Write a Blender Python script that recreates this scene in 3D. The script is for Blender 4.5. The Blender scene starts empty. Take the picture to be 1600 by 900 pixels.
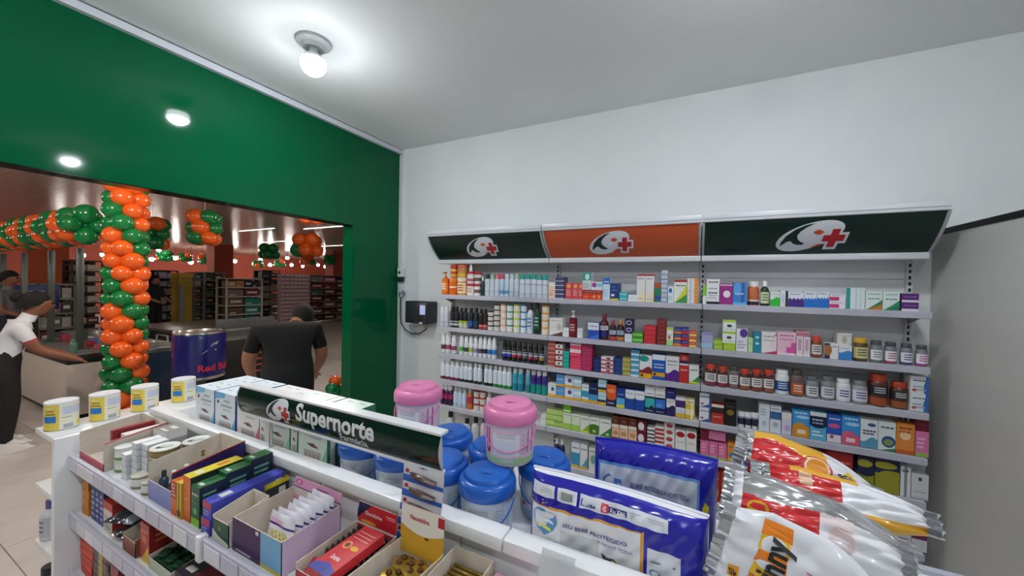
import bpy, bmesh, math, random
from mathutils import Vector, Matrix
from mathutils.geometry import tessellate_polygon
random.seed(7)
SC = bpy.context.scene
COL = SC.collection
PI = math.pi

# ------------------------------------------------------------------ camera
FPX = 579.28
CAMH = 1.6
_y, _p, _r = math.radians(26.672), math.radians(-.634), math.radians(1.032)
_f = Vector((-math.sin(_y)*math.cos(_p), math.cos(_y)*math.cos(_p), math.sin(_p)))
_rt = Vector((math.cos(_y), math.sin(_y), 0)); _up = _rt.cross(_f)
RT = _rt*math.cos(_r)+_up*math.sin(_r); UP = _up*math.cos(_r)-_rt*math.sin(_r); FW = _f
cd = bpy.data.cameras.new('camera'); cam = bpy.data.objects.new('camera', cd); COL.objects.link(cam)
cd.sensor_width = 36; cd.lens = FPX/1600*36; cd.clip_start = .02; cd.clip_end = 100
cam.matrix_world = Matrix(((RT.x, UP.x, -FW.x, 0), (RT.y, UP.y, -FW.y, 0), (RT.z, UP.z, -FW.z, CAMH), (0, 0, 0, 1)))
SC.camera = cam
def ray(x, y): return RT*(x-800)-UP*(y-450)+FW*FPX
def onX(x, y, X): d = ray(x, y); t = X/d.x; return Vector((X, d.y*t, d.z*t+CAMH))
def onY(x, y, Y): d = ray(x, y); t = Y/d.y; return Vector((d.x*t, Y, d.z*t+CAMH))
def onZ(x, y, Z): d = ray(x, y); t = (Z-CAMH)/d.z; return Vector((d.x*t, d.y*t, Z))

# ------------------------------------------------------------------ world and exposure
w = bpy.data.worlds.new('world'); SC.world = w; w.use_nodes = True
w.node_tree.nodes['Background'].inputs[0].default_value = (.75, .8, .85, 1)
w.node_tree.nodes['Background'].inputs[1].default_value = .03
vs = SC.view_settings; vs.view_transform = 'Standard'; vs.look = 'None'; vs.gamma = 1; vs.use_curve_mapping = False
vs.exposure = 0.0
BULB = 325.0       # emission of the pharmacy bulbs
PEND = 75.0        # emission of the store pendants far from the opening
PFILL = 290.0      # emission of the unseen lamps added to brighten the near store

# ------------------------------------------------------------------ materials
def lin(h):
    h = h.lstrip('#'); c = [int(h[i:i+2], 16)/255 for i in (0, 2, 4)]
    return tuple(x/12.92 if x <= .04045 else ((x+.055)/1.055)**2.4 for x in c)
_mats = {}
def M(h, rough=.45, metal=0, emit=0, alpha=1, trans=0, coat=0, name=None):
    k = (h, rough, metal, emit, alpha, trans, coat)
    if k in _mats: return _mats[k]
    m = bpy.data.materials.new(name or 'colour_'+h); m.use_nodes = True
    b = m.node_tree.nodes['Principled BSDF']
    b.inputs['Base Color'].default_value = (*lin(h), 1)
    b.inputs['Roughness'].default_value = rough; b.inputs['Metallic'].default_value = metal
    if emit:
        b.inputs['Emission Color'].default_value = (*lin(h), 1); b.inputs['Emission Strength'].default_value = emit
    b.inputs['Alpha'].default_value = alpha; b.inputs['Transmission Weight'].default_value = trans
    b.inputs['Coat Weight'].default_value = coat
    if coat: b.inputs['Coat Roughness'].default_value = .05
    _mats[k] = m; return m
def noisy(name, h1, h2, scale, rough=.5, bump=0, bscale=None, metal=0, coat=0, detail=4, stretch=None, spec=None):
    m = bpy.data.materials.new(name); m.use_nodes = True; nt = m.node_tree; b = nt.nodes['Principled BSDF']
    tc = nt.nodes.new('ShaderNodeTexCoord'); mp = nt.nodes.new('ShaderNodeMapping')
    nt.links.new(tc.outputs['Object'], mp.inputs[0])
    if stretch: mp.inputs['Scale'].default_value = stretch
    n = nt.nodes.new('ShaderNodeTexNoise'); n.inputs['Scale'].default_value = scale; n.inputs['Detail'].default_value = detail
    nt.links.new(mp.outputs[0], n.inputs['Vector'])
    r = nt.nodes.new('ShaderNodeValToRGB'); r.color_ramp.elements[0].color = (*lin(h1), 1); r.color_ramp.elements[1].color = (*lin(h2), 1)
    r.color_ramp.elements[0].position = .3; r.color_ramp.elements[1].position = .7
    nt.links.new(n.outputs[0], r.inputs[0]); nt.links.new(r.outputs[0], b.inputs['Base Color'])
    b.inputs['Roughness'].default_value = rough; b.inputs['Metallic'].default_value = metal; b.inputs['Coat Weight'].default_value = coat
    if spec is not None: b.inputs['Specular IOR Level'].default_value = spec
    if bump:
        n2 = nt.nodes.new('ShaderNodeTexNoise'); n2.inputs['Scale'].default_value = bscale or scale*5; nt.links.new(mp.outputs[0], n2.inputs['Vector'])
        bp = nt.nodes.new('ShaderNodeBump'); bp.inputs['Strength'].default_value = bump; bp.inputs['Distance'].default_value = .01
        nt.links.new(n2.outputs[0], bp.inputs['Height']); nt.links.new(bp.outputs[0], b.inputs['Normal'])
    return m
def pbox(h): return M(h, .4)
WHITE = M('E9EAEC', .35); STEEL = M('B9BCC0', .3, .9); BLACK = M('111214', .45); DARK = M('26282B', .5)
CARD = noisy('raw_cardboard', 'CFC3B4', 'D9CFC2', 30, .8)

# ------------------------------------------------------------------ mesh builder
class MB:
    def __init__(s): s.v = []; s.f = []; s.fm = []; s.mats = []
    def mi(s, m):
        if isinstance(m, str): m = pbox(m)
        if m not in s.mats: s.mats.append(m)
        return s.mats.index(m)
    def add(s, vs, fs, m):
        o = len(s.v); s.v += [tuple(v) for v in vs]; i = s.mi(m)
        for f in fs: s.f.append([o+k for k in f]); s.fm.append(i)
        return s
    def box(s, a, b, m, skip=()):
        (x0, y0, z0), (x1, y1, z1) = a, b
        vs = [(x0,y0,z0),(x1,y0,z0),(x1,y1,z0),(x0,y1,z0),(x0,y0,z1),(x1,y0,z1),(x1,y1,z1),(x0,y1,z1)]
        fs = {'b':(0,3,2,1),'t':(4,5,6,7),'f':(0,1,5,4),'r':(1,2,6,5),'k':(2,3,7,6),'l':(3,0,4,7)}
        s.add(vs, [f for k, f in fs.items() if k not in skip], m); return s
    def lathe(s, prof, m, n=20, c=(0,0,0), sx=1, sy=1, tilt=None):
        # prof: (radius, z[, material of the segment that ends here])
        rings = []
        for p in prof:
            ring = []
            for k in range(n):
                a = 2*PI*k/n; q = Vector((p[0]*math.cos(a)*sx, p[0]*math.sin(a)*sy, p[1]))
                if tilt: q = tilt @ q
                ring.append(len(s.v)); s.v.append((q.x+c[0], q.y+c[1], q.z+c[2]))
            rings.append(ring)
        for j in range(1, len(prof)):
            i = s.mi(prof[j][2] if len(prof[j]) > 2 else m)
            for k in range(n):
                s.f.append([rings[j-1][k], rings[j-1][(k+1)%n], rings[j][(k+1)%n], rings[j][k]]); s.fm.append(i)
        for ring, p, q in ((rings[0], prof[0], prof[1]), (rings[-1], prof[-1], prof[-1])):
            if p[0] > 1e-4:
                s.f.append(ring if ring is rings[-1] else ring[::-1]); s.fm.append(s.mi(q[2] if len(q) > 2 else m))
        return s
    def tube(s, pts, r, m, n=8, closed=False):
        pts = [Vector(p) for p in pts]; rings = []; prev = None
        for i, p in enumerate(pts):
            a = pts[i-1] if (i or closed) else pts[i]; b = pts[(i+1) % len(pts)] if (i < len(pts)-1 or closed) else pts[i]
            t = (b-a).normalized()
            u = (prev - t*prev.dot(t)) if prev is not None else t.orthogonal()
            u = u.normalized(); prev = u; v = t.cross(u); rr = r[i] if isinstance(r, (list, tuple)) else r
            ring = []
            for k in range(n):
                a2 = 2*PI*k/n; ring.append(len(s.v)); s.v.append(tuple(p+u*rr*math.cos(a2)+v*rr*math.sin(a2)))
            rings.append(ring)
        i = s.mi(m); L = len(rings)
        for j in range(L if closed else L-1):
            A, B = rings[j], rings[(j+1) % L]
            for k in range(n): s.f.append([A[k], A[(k+1)%n], B[(k+1)%n], B[k]]); s.fm.append(i)
        if not closed:
            s.f.append(rings[0][::-1]); s.fm.append(i); s.f.append(rings[-1]); s.fm.append(i)
        return s
    def grid(s, fn, nu, nv, matfn):
        o = len(s.v)
        for j in range(nv+1):
            for i in range(nu+1): s.v.append(tuple(fn(i/nu, j/nv)))
        for j in range(nv):
            for i in range(nu):
                a = o+j*(nu+1)+i; s.f.append([a, a+1, a+nu+2, a+nu+1])
                m = matfn((i+.5)/nu, (j+.5)/nv) if callable(matfn) else matfn
                s.fm.append(s.mi(m))
        return s
    def sphere(s, c, r, m, n=14, k=9, sz=1, rot=None):
        prof = [(max(r*math.sin(PI*j/k), 1e-5), -r*sz*math.cos(PI*j/k)) for j in range(k+1)]
        return s.lathe(prof, m, n, c, tilt=rot)
    def bevel_box(s, a, b, m, r=.004, seg=2):
        bm = bmesh.new(); bmesh.ops.create_cube(bm, size=1)
        for v in bm.verts:
            v.co = Vector([(a[i]+b[i])/2+v.co[i]*(b[i]-a[i]) for i in range(3)])
        bmesh.ops.bevel(bm, geom=bm.edges[:], offset=r, segments=seg, affect='EDGES', profile=.5)
        bm.verts.index_update(); s.add([v.co[:] for v in bm.verts], [[v.index for v in f.verts] for f in bm.faces], m); bm.free(); return s
    # flat art mapped on a surface: surf(u, v, e) -> point
    def poly(s, pts, m, surf, e=.0006, bands=None):
        polys = [pts]
        if bands:
            lo = min(p[1] for p in pts); hi = max(p[1] for p in pts); polys = []
            k0 = math.floor(lo/bands); k1 = math.ceil(hi/bands)
            for k in range(k0, k1):
                q = clip(clip(pts, k*bands, 1), (k+1)*bands, -1)
                if len(q) > 2: polys.append(q)
        for q in polys:
            if len(q) < 3: continue
            tris = tessellate_polygon([[Vector((p[0], p[1], 0)) for p in q]])
            tr = []
            for t in tris:
                (ax, ay), (bx, by), (cx, cy) = q[t[0]], q[t[1]], q[t[2]]
                ar = (bx-ax)*(cy-ay)-(by-ay)*(cx-ax)
                if abs(ar) < 1e-12: continue
                tr.append(t if ar > 0 else t[::-1])
            s.add([surf(p[0], p[1], e) for p in q], tr, m)
        return s
    def text(s, body, m, surf, cx, cy, h, e=.0008, wide=1.0, bold=0, rot=0, bands=None, maxw=None, align='c'):
        tris, W = text_tris(body, bold)
        k = h; kx = h*wide
        if maxw and W*kx > maxw: kx = maxw/W
        off = {'c': W/2, 'l': 0, 'r': W}[align]
        ca, sa = math.cos(rot), math.sin(rot)
        for t in tris:
            q = []
            for x, y in t:
                X = (x-off)*kx; Y = (y-.36)*k
                q.append((cx+X*ca-Y*sa, cy+X*sa+Y*ca))
            if bands: s.poly(q, m, surf, e, bands)
            else: s.add([surf(p[0], p[1], e) for p in q], [(0, 1, 2)], m)
        return s
    def mesh(s, name, smooth=True, angle=38):
        me = bpy.data.meshes.new(name); me.from_pydata(s.v, [], s.f)
        for m in s.mats: me.materials.append(m)
        me.polygons.foreach_set('material_index', s.fm)
        if smooth:
            me.shade_smooth(); me.set_sharp_from_angle(angle=math.radians(angle))
        me.update(); return me
    def build(s, name, parent=None, loc=(0,0,0), rz=0, smooth=True, angle=38):
        return link(name, s.mesh(name, smooth, angle), parent, loc, rz)
def clip(pts, lim, sgn):
    out = []
    for i in range(len(pts)):
        a, b = pts[i-1], pts[i]; da, db = (a[1]-lim)*sgn, (b[1]-lim)*sgn
        if (da >= 0) != (db >= 0):
            t = da/(da-db); out.append((a[0]+(b[0]-a[0])*t, lim))
        if db >= 0: out.append(b)
    return out
_txt = {}
def text_tris(body, bold=0):
    k = (body, bold)
    if k in _txt: return _txt[k]
    c = bpy.data.curves.new('lettering', 'FONT'); c.body = body; c.size = 1; c.offset = bold; c.resolution_u = 3
    o = bpy.data.objects.new('lettering', c); COL.objects.link(o)
    dg = bpy.context.evaluated_depsgraph_get(); dg.update()
    me = bpy.data.meshes.new_from_object(o.evaluated_get(dg))
    me.calc_loop_triangles(); tr = []
    for t in me.loop_triangles:
        q = [tuple(me.vertices[i].co[:2]) for i in t.vertices]
        ar = (q[1][0]-q[0][0])*(q[2][1]-q[0][1])-(q[1][1]-q[0][1])*(q[2][0]-q[0][0])
        tr.append(q if ar > 0 else q[::-1])
    W = max([p[0] for t in tr for p in t] or [1])
    bpy.data.objects.remove(o); bpy.data.curves.remove(c); bpy.data.meshes.remove(me)
    _txt[k] = (tr, W); return _txt[k]
def ell(cx, cy, rx, ry, n=24, rot=0, a0=0, a1=2*PI):
    ca, sa = math.cos(rot), math.sin(rot); out = []
    full = abs(a1-a0-2*PI) < 1e-6
    for k in range(n if full else n+1):
        a = a0+(a1-a0)*k/n; x, y = rx*math.cos(a), ry*math.sin(a); out.append((cx+x*ca-y*sa, cy+x*sa+y*ca))
    return out
def rect(u0, v0, u1, v1): return [(u0, v0), (u1, v0), (u1, v1), (u0, v1)]

# ------------------------------------------------------------------ objects
def link(name, me, parent=None, loc=(0,0,0), rz=0):
    o = bpy.data.objects.new(name, me); COL.objects.link(o); o.location = loc; o.rotation_euler = (0, 0, rz)
    if parent: o.parent = parent
    return o
def tag(o, label, cat, group=None):
    o['label'] = label; o['category'] = cat
    if group: o['group'] = group
    return o
def thing(name, label, cat, loc=(0,0,0), rz=0, group=None):
    o = bpy.data.objects.new(name, None); COL.objects.link(o); o.location = loc; o.rotation_euler = (0, 0, rz); o.empty_display_size = .05
    return tag(o, label, cat, group)
def structure(o): o['kind'] = 'structure'; return o
ORD = ['', 'second', 'third', 'fourth', 'fifth', 'sixth', 'seventh', 'eighth', 'ninth', 'tenth', 'eleventh', 'twelfth', 'thirteenth', 'fourteenth', 'fifteenth', 'sixteenth', 'seventeenth', 'eighteenth', 'nineteenth', 'twentieth']
NUM = ['no', 'one', 'two', 'three', 'four', 'five', 'six', 'seven', 'eight', 'nine', 'ten', 'eleven', 'twelve']
def ordx(i, n, a, b):
    if n == 1: return 'only'
    if i == 0: return a+'most'
    if i == n-1: return b+'most'
    return ORD[i]+' from '+a
# ================================================================== the room
WX, WY, CZ, FZ = -2.57, 2.70, 2.858, 2.065      # green wall, shelf wall, ceiling, underside of the fascia
wall_paint = noisy('white_wall_paint', 'E4E8E8', 'E9ECEB', 3, .7, .03, 160)
ceil_paint = noisy('ceiling_paint', 'E2E4E3', 'E7E8E6', 2, .8, .03, 120)
green_acm = noisy('green_gloss_panel', '00502F', '005533', 1.2, .06, 0, spec=.22)
grey_panel = noisy('grey_partition_panel', 'C2C1BC', 'C8C6C1', 1.5, .32, 0, stretch=(.4, .4, 4))
tile_mat = noisy('grey_floor_tile', 'B8B1AD', 'C4BEBA', 4, .25)
def slab(name, a, b, m, parent=None): 
    o = MB().box(a, b, m).build(name, parent, smooth=False); return o
structure(slab('wall_back', (WX-.12, WY, 0), (3.4, WY+.1, CZ+.05), wall_paint))
structure(slab('wall_rear', (WX, -3.3, 0), (3.4, -3.2, CZ), wall_paint))
structure(slab('wall_far_right', (3.3, -3.2, 0), (3.4, WY, CZ), wall_paint))
structure(slab('ceiling', (WX-.12, -3.3, CZ), (3.4, WY+.1, CZ+.08), ceil_paint))
wl = MB().box((WX-.118, -3.2, FZ), (WX, 2.157, CZ), green_acm).build('wall_left', smooth=False); structure(wl)
slab('pillar_panel', (WX-.118, 2.157, 0), (WX-.0015, WY, CZ), green_acm, wl)
slab('soffit_panel', (WX-.114, -3.2, FZ-.004), (WX-.004, 2.157, FZ-.0005), M('16221D', .12, .6), wl)
slab('corner_joint', (WX-.001, 2.153, FZ), (WX+.0006, 2.157, CZ-.05), M('02361f', .3), wl)
o = structure(slab('trim_1', (WX, -3.2, CZ-.046), (WX+.03, WY, CZ-.008), M('C9CCD2', .35)))
slab('gap_shade_strip', (WX, -3.2, CZ-.0079), (WX+.022, WY, CZ-.0005), M('3A3A3C', .8), o)  # dark strip coloured in for the shade between trim and ceiling
structure(slab('trim_2', (WX, WY-.02, 0), (WX+.035, WY, CZ-.05), M('D2D6D8', .4)))
wr = structure(slab('wall_right', (1.08, .55, 0), (1.125, WY, 1.885), grey_panel))
slab('top_trim', (1.076, .55, 1.885), (1.129, WY, 1.912), M('0B0B0B', .4), wr)
# floor with single tiles where they show
def floor_material():
    m = bpy.data.materials.new('tiled_floor_beyond'); m.use_nodes = True; nt = m.node_tree; b = nt.nodes['Principled BSDF']
    tc = nt.nodes.new('ShaderNodeTexCoord'); br = nt.nodes.new('ShaderNodeTexBrick'); br.offset = 0
    br.inputs['Scale'].default_value = 1; br.inputs['Brick Width'].default_value = .6; br.inputs['Row Height'].default_value = .6
    br.inputs['Mortar Size'].default_value = .004; br.inputs['Color1'].default_value = (*lin('BCB6B2'), 1); br.inputs['Color2'].default_value = (*lin('C2BCB8'), 1)
    br.inputs['Mortar'].default_value = (*lin('7A736E'), 1)
    nt.links.new(tc.outputs['Object'], br.inputs['Vector']); nt.links.new(br.outputs[0], b.inputs['Base Color']); b.inputs['Roughness'].default_value = .25
    return m
fl = structure(slab('floor', (-30, -8, -.06), (3.4, 26, -.004), floor_material()))
tm = MB().bevel_box((-.298, -.298, -.006), (.298, .298, 0), tile_mat, .0015, 1).mesh('floor_tile', False)
for i in range(13):
    for j in range(6): link('floor_tile', tm, fl, (-2.1-.6*i, -.3+.6*j, 0))
# ceiling lamps of the pharmacy
def bulb_lamp(x, y, label):
    t = thing('ceiling_lamp', label, 'lamp', (x, y, CZ), 0, 'ceiling bulbs of the pharmacy')
    MB().lathe([(.001, 0), (.085, 0), (.088, -.006), (.084, -.014), (.058, -.022), (.052, -.04), (.001, -.04)][::-1], M('B4B8B8', .4), 28).build('socket_plate', t)
    MB().lathe([(.02, -.062), (.021, -.04)], M('C8C8C8', .3), 16).build('bulb_neck', t)
    MB().lathe([(.056, -.095), (.050, -.082), (.036, -.07), (.021, -.06)], M('E2E4E6', .4), 24).build('bulb_collar', t)
    MB().lathe([(.0005, -.176), (.026, -.172), (.046, -.158), (.058, -.138), (.061, -.122, M('F2F8FF', .5, emit=30)), (.0615, -.112, M('F2F8FF', .5, emit=30)), (.056, -.095, M('F2F8FF', .5, emit=30)), (.0005, -.095, M('F2F8FF', .5, emit=30))], M('F2F8FF', .5, emit=BULB), 24).build('bulb', t)
    return t
bulb_lamp(-1.84, 1.28, 'round white ceiling bulb in its socket plate near the green wall')
bulb_lamp(.36, 1.30, 'round white ceiling bulb above the wall shelving, just out of frame')
bulb_lamp(-1.84, -.3, 'unseen ceiling bulb added behind the camera near the green wall')  # unseen row added behind the camera, set forward to lighten the shelving
bulb_lamp(.36, -.3, 'unseen ceiling bulb added behind the camera in mid room')
bulb_lamp(2.4, -.3, 'unseen ceiling bulb added behind the camera at the right')

# ------------------------------------------------------------------ emblem art (x right, y up, about 3.3 x 1.6)
def emblem(mb, surf, cx, cy, s, bg, e=.001, bands=None):
    def P(pts): return [(cx+(x-575)/100*s*.92, cy+(197-y)/100*s*1.22) for x, y in pts]
    def put(pts, m, k): mb.poly(P(pts), m, surf, e*(1+k*.6), bands)
    put(ell(563, 197, 163, 70, 40, -.30), M('DDE1E8', .35), 0)
    put([(428,250),(430,228),(450,193),(490,160),(540,136),(585,127),(545,148),(518,170),(505,193),(512,213),(530,228),(548,236),(540,243),(515,243),(492,236),(478,222),(462,224),(445,236)], M('06261E', .35), 1)
    put([(578,178),(592,166),(612,164),(630,176),(640,196),(622,191),(598,190)], M('D5532B', .35), 1)
    put([(648,228),(632,246),(600,258),(572,262),(600,250),(622,236)], M('D5532B', .35), 1)
    c, k = (680, 211), 1
    def cross(a, w): return [(c[0]+x*1.05-y*.12, c[1]+y) for x, y in [(-w,-a),(w,-a),(w,-w),(a,-w),(a,w),(w,w),(w,a),(-w,a),(-w,w),(-a,w),(-a,-w),(-w,-w)]]
    put(cross(60, 29), M('DDE1E8', .35), 1.5); put(cross(48, 17), M('B5202A', .35), 2.5)

# ------------------------------------------------------------------ wall shelving
SHX0, SHX1, SHY = -1.905, .992, 2.46
SZ = [1.502, 1.238, 1.019, .803, .594, .343]
RAILM = noisy('price_rail_grey', 'B4B5C2', 'C2C2CC', 8, .3)
SHELFM = M('E4E6E8', .3); BACKM = M('DCDEE1', .4); LABM = M('D3D1E2', .35); LAB2 = M('C3C2D4', .35)
UPX = [-1.907, -.944, .024, .979]
sh = thing('wall_shelving', 'white wall shelving of three bays with six stocked shelves', 'shelving', (0, 0, 0))
for a, b in zip(UPX, UPX[1:]):
    for z0, z1 in ((.1, .62), (.622, 1.14), (1.142, 1.66), (1.662, 1.98)):
        MB().box((a+.012, 2.668, z0), (b-.012, 2.684, z1), BACKM).build('back_panel', sh, smooth=False)
upm = MB().box((-.0125, 2.645, .02), (.0125, 2.69, 2.0), M('C9CBCE', .35)).mesh('upright', False)
sl = MB()
for k in range(60): sl.box((-.005, 2.6435, .06+k*.032), (.005, 2.6449, .078+k*.032), BLACK)
slm = sl.mesh('slot_row', False)
for x in UPX:
    u = link('upright', upm, sh, (x, 0, 0)); q = link('slot_row', slm, u); q['kind'] = 'stuff'
for k, z in enumerate(SZ+[.12]):
    xs = [SHX0, UPX[1], UPX[2], SHX1]
    for a, b in zip(xs, xs[1:]):
        s_ = MB().box((a+.002, SHY+.004, z-.022), (b-.002, 2.664, z-.003), SHELFM).build('shelf', sh, smooth=False)
        r_ = MB().bevel_box((a+.002, SHY-.006, z-.033), (b-.002, SHY+.006, z+.0015), RAILM, .002, 1).build('price_rail', s_, smooth=False)
    for x in UPX:
        MB().add([(x-.004, 2.645, z-.022), (x-.004, 2.645, z-.075), (x-.004, 2.5, z-.022), (x+.004, 2.645, z-.022), (x+.004, 2.645, z-.075), (x+.004, 2.5, z-.022)],
                 [(0,1,2),(5,4,3),(0,3,4,1),(1,4,5,2),(2,5,3,0)], M('9A9CA0', .4)).build('bracket', sh, smooth=False)
MB().box((SHX0, SHY+.03, 0), (SHX1, 2.66, .1), SHELFM).build('plinth', sh, smooth=False)
# header signs
HT, HB = (2.338, 1.964), (2.498, 1.786)
def hprof(t): return (HB[0]+(HT[0]-HB[0])*t-.020*4*t*(1-t), HB[1]+(HT[1]-HB[1])*t)
def hsurf(u, v, e):
    t = v; y, z = hprof(t); y2, z2 = hprof(t+.01); dy, dz = y2-y, z2-z; L = math.hypot(dy, dz)
    return (u, y-dz/L*e, z+dy/L*e)
DG = noisy('dark_green_print', '03231C', '05271F', 2, .3); OR = noisy('orange_print', 'C2532B', 'C7582F', 2, .35)
HX = [-1.935, -.957, .012, .99]
for i, (cm, words, lx) in enumerate(((DG, 'dark green header sign with emblem at the left of the shelving', 754), (OR, 'orange header sign with emblem over the middle shelving bay', 955), (DG, 'dark green header sign with emblem over the right shelving bay', 1266))):
    a, b = HX[i]+.004, HX[i+1]-.004
    t = thing('header_sign', words, 'sign', (0, 0, 0), 0, 'header signs over the shelving')
    m = MB(); m.grid(lambda u, v: hsurf(a+(b-a)*u, v, 0), 1, 14, cm); m.grid(lambda u, v: hsurf(b+(a-b)*u, v, -.006), 1, 14, WHITE)
    m.build('sign_panel', t)
    m = MB()
    lp = onY(lx, 375, 2.42)
    H = lambda u, v, e: hsurf(u, v, e)
    k = .122 if i != 1 else .122
    # emblem coordinates are metres along x, fraction along v: squeeze by the panel height
    PH = math.hypot(HT[0]-HB[0], HT[1]-HB[1])
    emblem(m, lambda u, v, e: hsurf(u, .50+v/PH, e), lp.x, 0, .090 if i != 2 else .094, cm, .0012, .02)
    m.build('emblem', t, smooth=False)
    for nm, t0, z0, z1, th in (('top_rail', 1.0, -.002, .042, .02), ('bottom_rail', 0, -.03, .003, .02)):
        y, z = hprof(t0); m = MB()
        m.bevel_box((a-.002, y-.012, z+z0), (b+.002, y+.03, z+z1), M('D5D8DB', .3), .004, 2)
        if t0: m.box((a-.002, y-.0135, z+.014), (b+.002, y-.0115, z+.0165), M('8D9194', .4))
        m.build(nm, t)
    MB().box((a, hprof(0)[0]+.02, HB[1]-.028), (b, 2.664, HB[1]-.02), M('D8DADC', .4)).build('bottom_board', t, smooth=False)
    MB().box((a, hprof(1)[0]+.02, HT[1]+.03), (b, 2.664, HT[1]+.036), WHITE).build('top_board', t, smooth=False)
    for xe in ([a-.002, b-.012] if i == 1 else [a-.006 if i == 0 else a-.002, b-.004 if i == 2 else b-.012]):
        pts = [hprof(q/12) for q in range(13)]; m = MB(); n = len(pts)
        vs = [(xe, y-.005, z) for y, z in pts]+[(xe, 2.66, HT[1]), (xe, 2.66, HB[1])]
        vs += [(x+.012, y, z) for x, y, z in vs]; K = n+2
        m.add(vs, [list(range(K))[::-1], list(range(K, 2*K))]+[(q, (q+1) % K, K+(q+1) % K, K+q) for q in range(K)], M('A7AAAD', .4)); m.build('end_plate', t, smooth=False)
# ------------------------------------------------------------------ devices in the corner
t = thing('time_clock', 'black wall-mounted clocking box with small lit display in the corner', 'device')
p0, p1 = onY(632.5, 470, 2.57), onY(669, 507, 2.57)
m = MB().bevel_box((p0.x, 2.57, p1.z), (p1.x, 2.699, p0.z), M('24272D', .35), .012, 3); m.build('case', t)
MB().bevel_box((p0.x+.012, 2.565, p1.z+.012), (p1.x-.02, 2.572, p0.z-.012), M('2C3038', .3), .004, 2).build('front_cover', t)
q0, q1 = onY(656, 477, 2.563), onY(664, 492, 2.563)
MB().box((q0.x, 2.562, q1.z), (q1.x, 2.566, q0.z), M('A9B2D6', .3, emit=.5)).build('display', t, smooth=False)
q0, q1 = onY(655, 496, 2.563), onY(659.5, 502, 2.563)
MB().bevel_box((q0.x, 2.56, q1.z), (q1.x, 2.567, q0.z), BLACK, .003, 2).build('sensor_window', t)
q0, q1 = onY(655, 503.5, 2.563), onY(659.5, 506, 2.563)
MB().box((q0.x, 2.562, q1.z), (q1.x, 2.566, q0.z), 'E8E8E8').build('sticker', t, smooth=False)
b = onY(629, 424, 2.69)
t = thing('socket_box', 'small white socket box with black plug in the wall corner', 'socket', (b.x, WY, b.z))
MB().bevel_box((-.035, -.045, -.055), (.035, 0, .035), M('DADCDC', .35), .006, 2).build('case', t)
MB().lathe([(.012, 0), (.012, .006)], BLACK, 14, tilt=Matrix.Rotation(PI/2, 3, 'X'), c=(-.005, -.045, -.012)).build('outlet', t)
MB().bevel_box((-.03, -.05, -.1), (.022, -.004, -.055), M('1B1D22', .5), .006, 2).build('plug', t)
MB().bevel_box((-.02, -.04, -.2), (.016, -.002, -.12), M('C9CCD0', .4), .006, 2).build('adapter', t)
cc = onY(630, 460, 2.69); pts = []
for k in range(22): a = 2*PI*k/20; pts.append((cc.x+.032*math.cos(a), WY-.02-.001*k, cc.z+.032*math.sin(a)))
tag(MB().tube(pts, .006, M('3E5A78', .4), 6).build('coiled_cable'), 'small coil of bluish cable under the white socket box', 'cable')
pa = [onY(x, y, 2.66) for x, y in ((626, 466), (625.5, 490), (627, 505), (633, 515), (643, 521), (655, 521.5), (664, 516), (667, 512))]
tag(MB().tube([tuple(p) for p in pa], .006, M('2A3038', .5), 6).build('power_cable'), 'dark power cable hanging in a loop below the clocking box', 'cable')
pa = [onY(x, y, 2.68) for x, y in ((639, 508), (641, 513), (650, 519), (656, 515), (668, 509))]
tag(MB().tube([tuple(p) for p in pa], .004, M('B8BCC0', .5), 6).build('thin_cable'), 'thin pale cable under the clocking box inside the dark loop', 'cable')
# ================================================================== product meshes
_mesh = {}
def art(mb, dec, surf, seed=0):
    rnd = random.Random(seed); e = .0004
    for k, item in enumerate([d.split() for d in dec.split(';') if d.strip()]):
        c, col = item[0], item[-1]; a = [float(x) for x in item[1:-1]]; ee = e*(1+k*.6); m = pbox(col)
        if c == 'b': mb.poly(rect(0, a[0], 1, a[1]), m, surf, ee)
        elif c == 's': mb.poly(rect(a[0], 0, a[1], 1), m, surf, ee)
        elif c == 'r': mb.poly(rect(*a), m, surf, ee)
        elif c == 'c': mb.poly([(min(max(p, 0), 1), min(max(q, 0), 1)) for p, q in ell(*a, 16)], m, surf, ee)
        elif c == 't':
            x = .14
            while x < .8:
                w_ = rnd.uniform(.1, .25); mb.poly(rect(x, a[0]-.025, min(x+w_, .88), a[0]+.025), m, surf, ee); x += w_+.04
        elif c == 'l':
            n = int(a[2])
            for q in range(n):
                v = a[0]+(a[1]-a[0])*(q+.5)/n; hgt = (a[1]-a[0])/n*.25; mb.poly(rect(.12, v-hgt, rnd.uniform(.6, .9), v+hgt), m, surf, ee)
        elif c == 'd': mb.poly([(0, 0), (1, 0), (1, a[0]), (.6, a[0]*.55), (.25, a[0]*.2)], m, surf, ee)
        elif c == 'w': mb.poly([(0, 0), (1, 0)]+[(1-q/10, a[0]+.09*math.sin(q/10*5.5)) for q in range(11)], m, surf, ee)
        elif c == 'z': mb.poly([(0, 0), (1, 0)]+[(1-q/8, a[0]+(.14 if q % 2 else 0)) for q in range(9)], m, surf, ee)
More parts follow.
